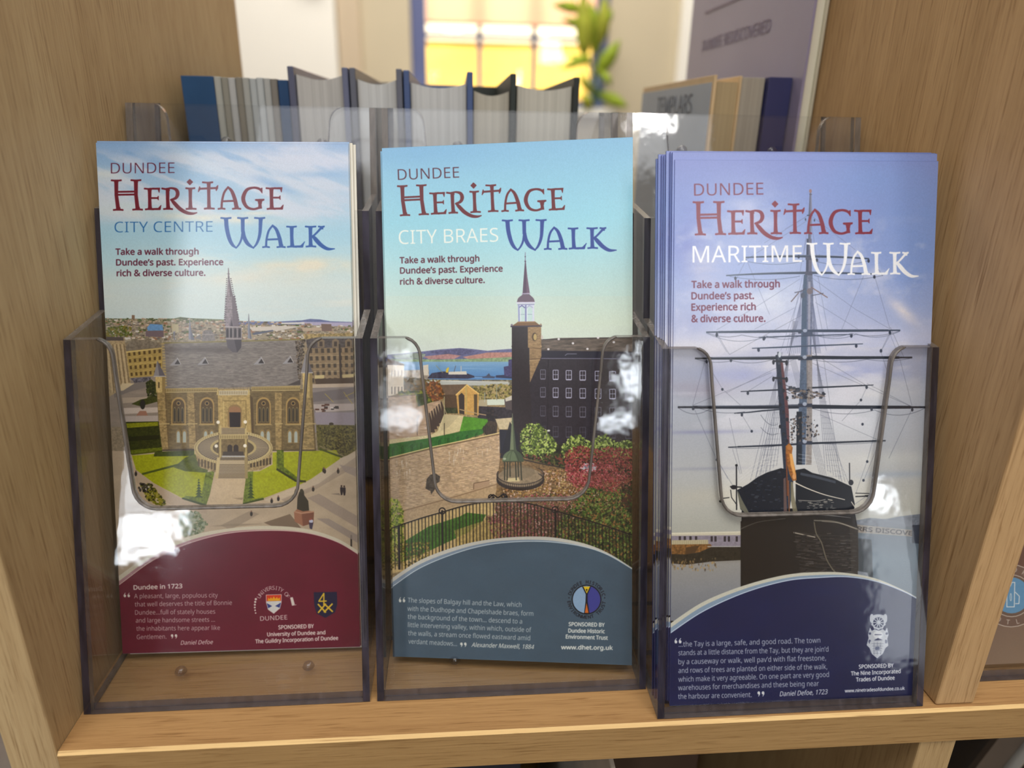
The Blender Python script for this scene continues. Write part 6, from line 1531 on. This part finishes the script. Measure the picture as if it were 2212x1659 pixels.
# right-hand group
x0 = bx(1545)
o = empty('book', (x0, BY, 0)); tag(o, 'grey-blue book with beige border standing below the tall purple book', 'book')
mc = plain('grey_blue_cover', (158, 170, 186), .4, .4, .05, 20); mb = plain('beige_border', (214, 186, 144), .5)
box('page_block', .0016, .0138, .002, .140, .002, .2338, [pages('cream_pages', (178, 158, 122), (1400, 30, 3), .08)], o)
box('cover_board', 0, .0016, 0, .146, 0, .2370, [mb], o, .0003)
box('cover_panel', -.0004, .0002, .003, .146, 0, .2335, [mc], o)
box('cover_board', .0138, .0150, 0, .146, 0, .2368, [mb], o, .0003)
slab('book', 1610, 1664, .2362, BY + .001, .322, pages('grey_pages', (168, 160, 146), (1400, 30, 3), .10), 'coverless grey page block between beige book and navy book', 'book')
slab('book', 1668, 1722, .2365, BY - .002, .322, plain('navy_cloth', (56, 58, 100), .5, .4, .08, 30), 'navy book standing under the tall purple book', 'book')
tb = empty('book', (.3188, .178, 0)); tag(tb, 'tall purple hardback with cream pages leaning by the right upright panel', 'book')
pc = plain('purple_cover', (148, 140, 166), .3, .5, .06, 8)
box('cover_board', 0, .0014, 0, .196, 0, .345, [pc], tb, .0003)
box('page_block', .0014, .0062, .002, .190, .003, .340, [pages('tall_pages', (226, 220, 200), (1400, 30, 3), .05)], tb)
box('cover_board', .0062, .0076, 0, .196, 0, .345, [plain('cover_back', (196, 190, 168), .4, .5, .04, 8)], tb, .0003)
def flat_text(name, s, size, mat, parent, mw, bold=0.0):
    c = bpy.data.curves.new(name, 'FONT'); c.body = s; c.size = size; c.extrude = .00005; c.offset = bold
    if FONT is not None:
        c.font = FONT
    t = bpy.data.objects.new('print_text', c); C.objects.link(t)
    dg = bpy.context.evaluated_depsgraph_get(); dg.update()
    me = bpy.data.meshes.new_from_object(t.evaluated_get(dg)); bpy.data.objects.remove(t)
    me.materials.clear()
    o = link(me, name, mat, parent); o.matrix_local = mw
    return o
FACE_L = Matrix(((0, 0, -1, 0), (-1, 0, 0, 0), (0, 1, 0, 0), (0, 0, 0, 1)))    # text standing on a face that looks to -x
dk = plain('cover_lettering', (104, 110, 122), .5); rd = plain('red_lettering', (134, 122, 142), .5)
flat_text('lettering', 'TEMPLARS', .0185, dk, o, Matrix.Translation((-.0006, .104, .2185)) @ FACE_L)
flat_text('lettering', 'DUNDEE REDISCOVERED', .0125, rd, tb, Matrix.Translation((-.0003, .165, .262)) @ FACE_L)
box('printed_line', -.0004, .0001, .02, .165, .286, .2875, [rd], tb)
# ---------------------------------------------------------------- clear leaflet holders
HW = .1062; TH = .0026; ST = (0., .0286, .0603); HT = (.1355, .1772, .2167); BKC = .0890; BKZ = .2172
def sheared(a, c, z):
    return (a, c + z * LEAN, z)

def front_outline(top, sh=0.):
    """sheet with its U-shaped finger slot: (a, z) pairs"""
    s1 = HW - .0150
    b = top - .0605
    L = [(0, 0), (HW, 0), (HW, top)]
    # right tab, down the slot, across, up, left tab
    rt = [(s1 + .0010, top)] + [(s1 - .0045 + .0055 * math.cos(math.radians(q)), top - .0065 + .0065 * math.sin(math.radians(q))) for q in (70, 45, 20)]
    rt = [(s1 + .002, top)] + [(s1 - .0035 + .0062 * (1 - math.sin(math.radians(q))) * 1.0, top - .0072 * (1 - math.cos(math.radians(q)))) for q in (15, 30, 45, 60, 75, 90)]
    xb = s1 - .0035; xl = s1 - .0085
    rb = [(xb - .0004, top - .012)]
    cx, cz, r = xl - .0082, b + .0085, .0085
    for q in (0, 15, 30, 45, 60, 75, 90):
        rb.append((cx + r * math.cos(math.radians(q)), cz - r * math.sin(math.radians(q))))
    half = rt + rb
    L += [(a + sh, z) for a, z in half]
    L += [(HW - a + sh, z) for a, z in half[::-1]]
    L += [(0, top)]
    return L

def rim_tube(pts, r, parent, mat):
    """polished rolled lip round the finger slot"""
    P = [np.array(p, float) + np.array([0, TH * .2, 0]) for p in pts]; v = []; f = []; k = 8; n = len(P)
    for i, p in enumerate(P):
        d = P[min(i + 1, n - 1)] - P[max(i - 1, 0)]; d /= np.linalg.norm(d)
        q = np.array([0, .961, -.276]); s = np.cross(d, q); s /= np.linalg.norm(s)
        rr = r * (.45 if i in (0, n - 1) else 1)
        v += [p + s * rr * math.cos(2 * math.pi * j / k) + q * rr * 1.3 * math.sin(2 * math.pi * j / k) for j in range(k)]
    for i in range(n - 1):
        for j in range(k):
            f.append((i * k + j, i * k + (j + 1) % k, (i + 1) * k + (j + 1) % k, (i + 1) * k + j))
    f += [list(range(k)), list(range((n - 1) * k, n * k))]
    return link(mesh('slot_lip', v, f, smooth=True), 'slot_lip', mat, parent)

def make_holder(x0, y0, label, tiers=3, sh=0.):
    o = empty('leaflet_holder', (x0, y0, 0)); tag(o, label, 'leaflet holder', 'clear three-tier leaflet holders')
    mats = [M['sheet'], M['edge_l'], M['edge'], M['base']]
    for k in range(tiers):
        top, c = HT[k], ST[k]
        ol = front_outline(top, sh); n = len(ol)
        zb = 0.0003 if k == 0 else .004
        ol = [(a if .001 < a < HW - .001 else (TH * .0 if a < .05 else HW), max(z, zb)) for a, z in ol]
        # straight outer uprights belong to the side walls: keep the sheet between them
        pts = [sheared(min(max(a, TH + .0001), HW - TH - .0001), c, z) for a, z in ol]
        rp = [p for p, (a, z) in zip(pts, ol)][3:-1]
        rim_tube(rp, .0006 if k == 0 else .0004, o, M['edge_l'] if k < 2 else M['wall'])
        prism('front_panel', pts, (0, TH * 1.1, 0), mats, o, side_fn=lambda i: 3 if i == 0 else 1)
    back = [sheared(a, BKC, z) for a, z in ((TH, .004), (HW - TH, .004), (HW - TH, BKZ), (TH, BKZ))] if tiers == 3 else [sheared(a, ST[1], z) for a, z in ((TH, .004), (HW - TH, .004), (HW - TH, .19), (TH, .19))]
    prism('back_panel', back, (0, .0018, 0), mats, o, side_idx=1)
    # stepped side walls, one plate each side
    if tiers == 3:
        prof = [(0, .0004), (0, HT[0]), (ST[1] - .0008, HT[0] + .0036), (ST[1] - .0008, HT[1]), (ST[2] - .0008, HT[1] + .0036), (ST[2] - .0008, HT[2]), (BKC + .0018, BKZ), (BKC + .0018, .0004)]
    else:
        prof = [(0, .0004), (0, HT[0]), (ST[1] + .002, HT[0] + .0036), (ST[1] + .002, .0004)]
    for a0 in (0., HW - TH):
        pts = [sheared(a0, c, z) for c, z in prof]
        w_ = prism('side_wall', pts, (TH, 0, 0), [M['wall'], M['edge'], M['edge_l']], o, side_fn=lambda i: 1 if i in (0, 2) else 2)
    v, f = box_vf(TH, HW - TH, TH * .85, prof[-1][0] - .0003, .0004, .0030)
    v = [(a, c + z * LEAN, z) for a, c, z in v]
    link(mesh('floor_plate', v, f, [0, 0, 1, 1, 0, 0]), 'floor_plate', [M['sheet'], M['base']], o)
    for a in (.0300, .0800):
        lathe('stud', [(.0018, 0), (.0024, .0008), (.0018, .0022), (.0008, .0028)], M['stud'], o, 14, (a, .0165, .0031))
        if tiers == 3:
            s_ = lathe('stud', [(.0020, 0), (.0026, .0010), (.0019, .0024), (.0008, .0030)], M['stud'], o, 14)
            s_.matrix_local = Matrix.Translation(sheared(a - .002 + .0055 * (a < .05), BKC - .0003, .2005)) @ Matrix.Rotation(H90, 4, 'X')
    return o
make_holder(.0004, .0169, 'clear leaflet holder touching the left upright, with claret-footed leaflets', sh=-.0018)
make_holder(.1094, .0169, 'clear leaflet holder between its two twins, with slate-footed leaflets')
make_holder(.2162, .0019, 'clear leaflet holder standing forward, packed with navy-footed leaflets')
make_holder(.3452, .0130, 'clear single-tier holder right of the upright panel, with a brown leaflet', 1)

# ---------------------------------------------------------------- leaflets
def leaflet(quad, y0, cs, th, mat, label, group, side=None, bend=None, nx=14, ny=30, shift=(0, 0, 0), order=None):
    """folded leaflet; its front sheet is a gently bent surface whose print keeps the leaflet's own proportions"""
    side = side or M['paper']
    Hc = solve_h([(0, 0), (1, 0), (1, 1), (0, 1)], quad)
    fr_, uv = [], []
    for j in range(ny + 1):
        for i in range(nx + 1):
            u, v = i / nx, j / ny
            c = (cs[0] * (1 - u) + cs[1] * u) * (1 - v) + (cs[3] * (1 - u) + cs[2] * u) * v
            if bend:
                c += bend(u, v)
            px, py = apply_h(Hc, [(u, v)])[0]
            fr_.append(hit(px, py, (0, 1, -LEAN), y0 + c) + np.array(shift)); uv.append((u, 1 - v))
    org = fr_[(nx + 1) * ny].copy()
    fr_ = [p - org for p in fr_]
    back = [p + np.array([0, th * .961, -th * .276]) for p in fr_]
    v = fr_ + back; K = (nx + 1) * (ny + 1); f = []; idx = []
    for j in range(ny):
        for i in range(nx):
            a = j * (nx + 1) + i
            f.append((a, a + nx + 1, a + nx + 2, a + 1)); idx.append(0)
            f.append((a + K, a + 1 + K, a + nx + 2 + K, a + nx + 1 + K)); idx.append(2)
    rim = [i for i in range(nx + 1)] + [j * (nx + 1) + nx for j in range(1, ny + 1)] + [ny * (nx + 1) + i for i in range(nx - 1, -1, -1)] + [j * (nx + 1) for j in range(ny - 1, 0, -1)]
    n0 = len(v); v = v + [v[q] for q in rim] + [v[q + K] for q in rim]; nr = len(rim)
    vuv = [uv[q % K] for q in range(2 * K)] + [uv[q] for q in rim] * 2
    for k in range(nr):
        b = (k + 1) % nr
        f.append((n0 + k, n0 + b, n0 + nr + b, n0 + nr + k)); idx.append(1)
    me = bpy.data.meshes.new('leaflet'); me.from_pydata([tuple(map(float, p)) for p in v], [], f); me.update()
    me.polygons.foreach_set('material_index', idx)
    me.polygons.foreach_set('use_smooth', [i == 0 for i in idx])
    ul = me.uv_layers.new(name='print')
    for p in me.polygons:
        for li, vi in zip(p.loop_indices, p.vertices):
            ul.data[li].uv = vuv[vi]
    o = link(me, 'leaflet', [mat, side, M['paper_white']]); o.location = org
    tag(o, label, 'leaflet', group)
    return o

IMG = {1: art_centre(), 2: art_braes(), 3: art_maritime()}
M['p1'] = printed('cover_city_centre', IMG[1], .24); M['p2'] = printed('cover_city_braes', IMG[2], .24); M['p3'] = printed('cover_maritime', IMG[3], .24)
M['fold3'] = wood('leaflet_fold_violet', 2, (120, 126, 186), (74, 80, 150), .35)
W = .0085
leaflet(QUAD[1], .0169, [.0262, .0262, .0262, .0262], .0007, M['p1'], 'front leaflet with church and claret foot, leftmost holder', None, bend=lambda u, v: -.0012 * math.sin(math.pi * v) * (1 - .4 * u))
for k in range(3):
    leaflet(QUAD[1], .0169, [.0262 + .0008 * (k + 1) / 1] * 4, .0006, M['p1'] if k == 0 else M['paper_white'], 'cream-edged leaflet behind the front one in the leftmost holder', 'leaflets stacked behind the claret-footed one', shift=((.0005, .0017, .0029)[k], 0, (.0006, .0002, -.0004)[k]), nx=6, ny=10)
leaflet(QUAD[2], .0169, [.0225, .0195, .0065, .0185], .0007, M['p2'], 'front leaflet with dark mill and slate-blue foot, middle holder', None, bend=lambda u, v: -.0020 * math.sin(math.pi * v) * (.5 + .5 * u) - .0008 * math.sin(math.pi * u))
leaflet(QUAD[2], .0169, [.0240, .0235, .0220, .0235], .0006, M['p2'], 'second slate-footed leaflet hidden behind the bent front one', None, shift=(-.0007, .0004, -.0012), nx=6, ny=10)
leaflet(QUAD[3], .0019, [.0032, .0032, .0030, .0030], .0008, M['p3'], 'front leaflet with the ship and navy foot, forward holder', None, side=M['fold3'])
for k in range(7):
    dx = (-.0006, -.0009, -.0020, -.0023, -.0026, -.0034, -.0037)[k]
    leaflet(QUAD[3], .0019, [.0032 + .0012 * (k + 1)] * 4, .0009, M['p3'], 'leaflet with worn violet fold in the thick pile behind the ship leaflet', 'leaflets piled behind the ship leaflet', side=M['fold3'], shift=(dx - .0009 * (k + 1) * .55, 0, .0026 + .0006 * (k % 3) - .0004 * k), nx=4, ny=6)

# brown leaflet in the next bay
def c4(a, z):
    return proj((.3452 + a, .0130 + .0040 + z * LEAN, z))
QUAD[4] = [c4(.0030, .2060), c4(.1020, .2060), c4(.1020, .0040), c4(.0030, .0040)]
def art_scot():
    cv = Canvas(QUAD[4]); cv.fr(0, 0, 1)
    cv.img[:] = np.array((128, 100, 84), np.float32) / 255.
    cv.poly([(2000, 1000), (2900, 1000), (2900, 1300), (2000, 1240)], (108, 76, 62), .8); cv.blob(2200, 1440, 200, 120, (142, 120, 98), .8)
    x, y = 2185, 1287
    L = (206, 192, 176)
    cv.ell(x - 1, y, 68, 68, L); cv.ell(x - 1, y, 66.4, 66.4, (120, 94, 80)); cv.ell(x, y, 46, 46, L); cv.ell(x, y, 44.4, 44.4, (116, 92, 78)); cv.ell(x, y - 1, 39, 39, (104, 152, 186))
    W_ = (226, 228, 226)
    cv.line([(x - 16, y - 8), (x - 2, y - 22), (x + 1, y - 29), (x + 7, y - 29), (x + 6, y + 24), (x - 10, y + 24), (x - 10, y - 2)], 1.9, W_); cv.line([(x + 8, y - 8), (x + 17, y + 1), (x + 16, y + 17), (x + 8, y + 17)], 1.9, W_); cv.ell(x - 1.5, y + 3, 2.2, 8.6, W_); cv.ell(x - 1.5, y + 3, 1, 6.6, (104, 152, 186))
    cv.line([(x - 30, y + 20), (x - 18, y + 19), (x - 17, y + 2), (x - 28, y + 3)], 1.9, W_)
    cv.arc_text('OR', x - 1, y, 57, 82, 60, 10, L, .2); cv.arc_text('OTLA', x - 1, y, 57, 242, 306, 10, L, .2, inside=True)
    return finish(cv.img)
M['p4'] = printed('cover_brown', art_scot(), .35)
leaflet(QUAD[4], .0130, [.0040] * 4, .0010, M['p4'], 'brown leaflet with a round blue castle emblem in the next bay', None, nx=6, ny=10)

# ---------------------------------------------------------------- things under the shelf
M['black'] = plain('black_card', (22, 20, 20), .5, .3); M['greycard'] = plain('grey_brown_card', (96, 84, 72), .6); M['silver'] = plain('silver_edge', (150, 148, 142), .35, .6)
def lowbox(name, x0, x1, y0, y1, z1, mat, label, cat, rz=0):
    o = box(name, 0, x1 - x0, 0, y1 - y0, 0, z1 + .30, [mat], None, .0008); o.location = (x0, y0, -.2999); o.rotation_euler[2] = rz
    return tag(o, label, cat)
lowbox('magazine_file', .050, .170, .05, .29, -.06, plain('dark_blue_card', (34, 36, 48), .5), 'dark blue-black magazine file on the lower shelf', 'magazine file')
lowbox('brochure', .2015, .2035, .006, .20, -.03, plain('white_brochure', (206, 196, 180), .6), 'thin pale brochure standing upright on the lower shelf', 'brochure')
lowbox('magazine_file', .212, .262, .06, .29, -.07, plain('brown_card', (62, 46, 34), .6), 'dark brown magazine file on the lower shelf beside the pale brochure', 'magazine file')
lowbox('black_backing', .3420, .5600, .075, .29, -.024, M['black'], 'black box added for the dark under the shelf in the next bay', 'box')  # added black box, fills the bay behind the stand with dark
g = empty('brochure_stand', (.342, .056, -.2999)); tag(g, 'grey-brown brochure stand with silver rim under the right end of the shelf', 'stand')
prism('card_back', [(.0, 0, 0), (.012, 0, 0), (.119, 0, .275), (.097, 0, .275)], (0, .003, 0), [M['greycard']], g)
tube_world('rim', [(.013, 0, .0), (.052, 0, .10), (.088, 0, .195), (.112, 0, .262), (.119, 0, .275)], .0050, M['silver'], g, (0, 0, 0))
for o_ in list(bpy.data.objects):
    if o_.type == 'FONT' and o_.name.startswith('print_text'):
        bpy.data.objects.remove(o_)
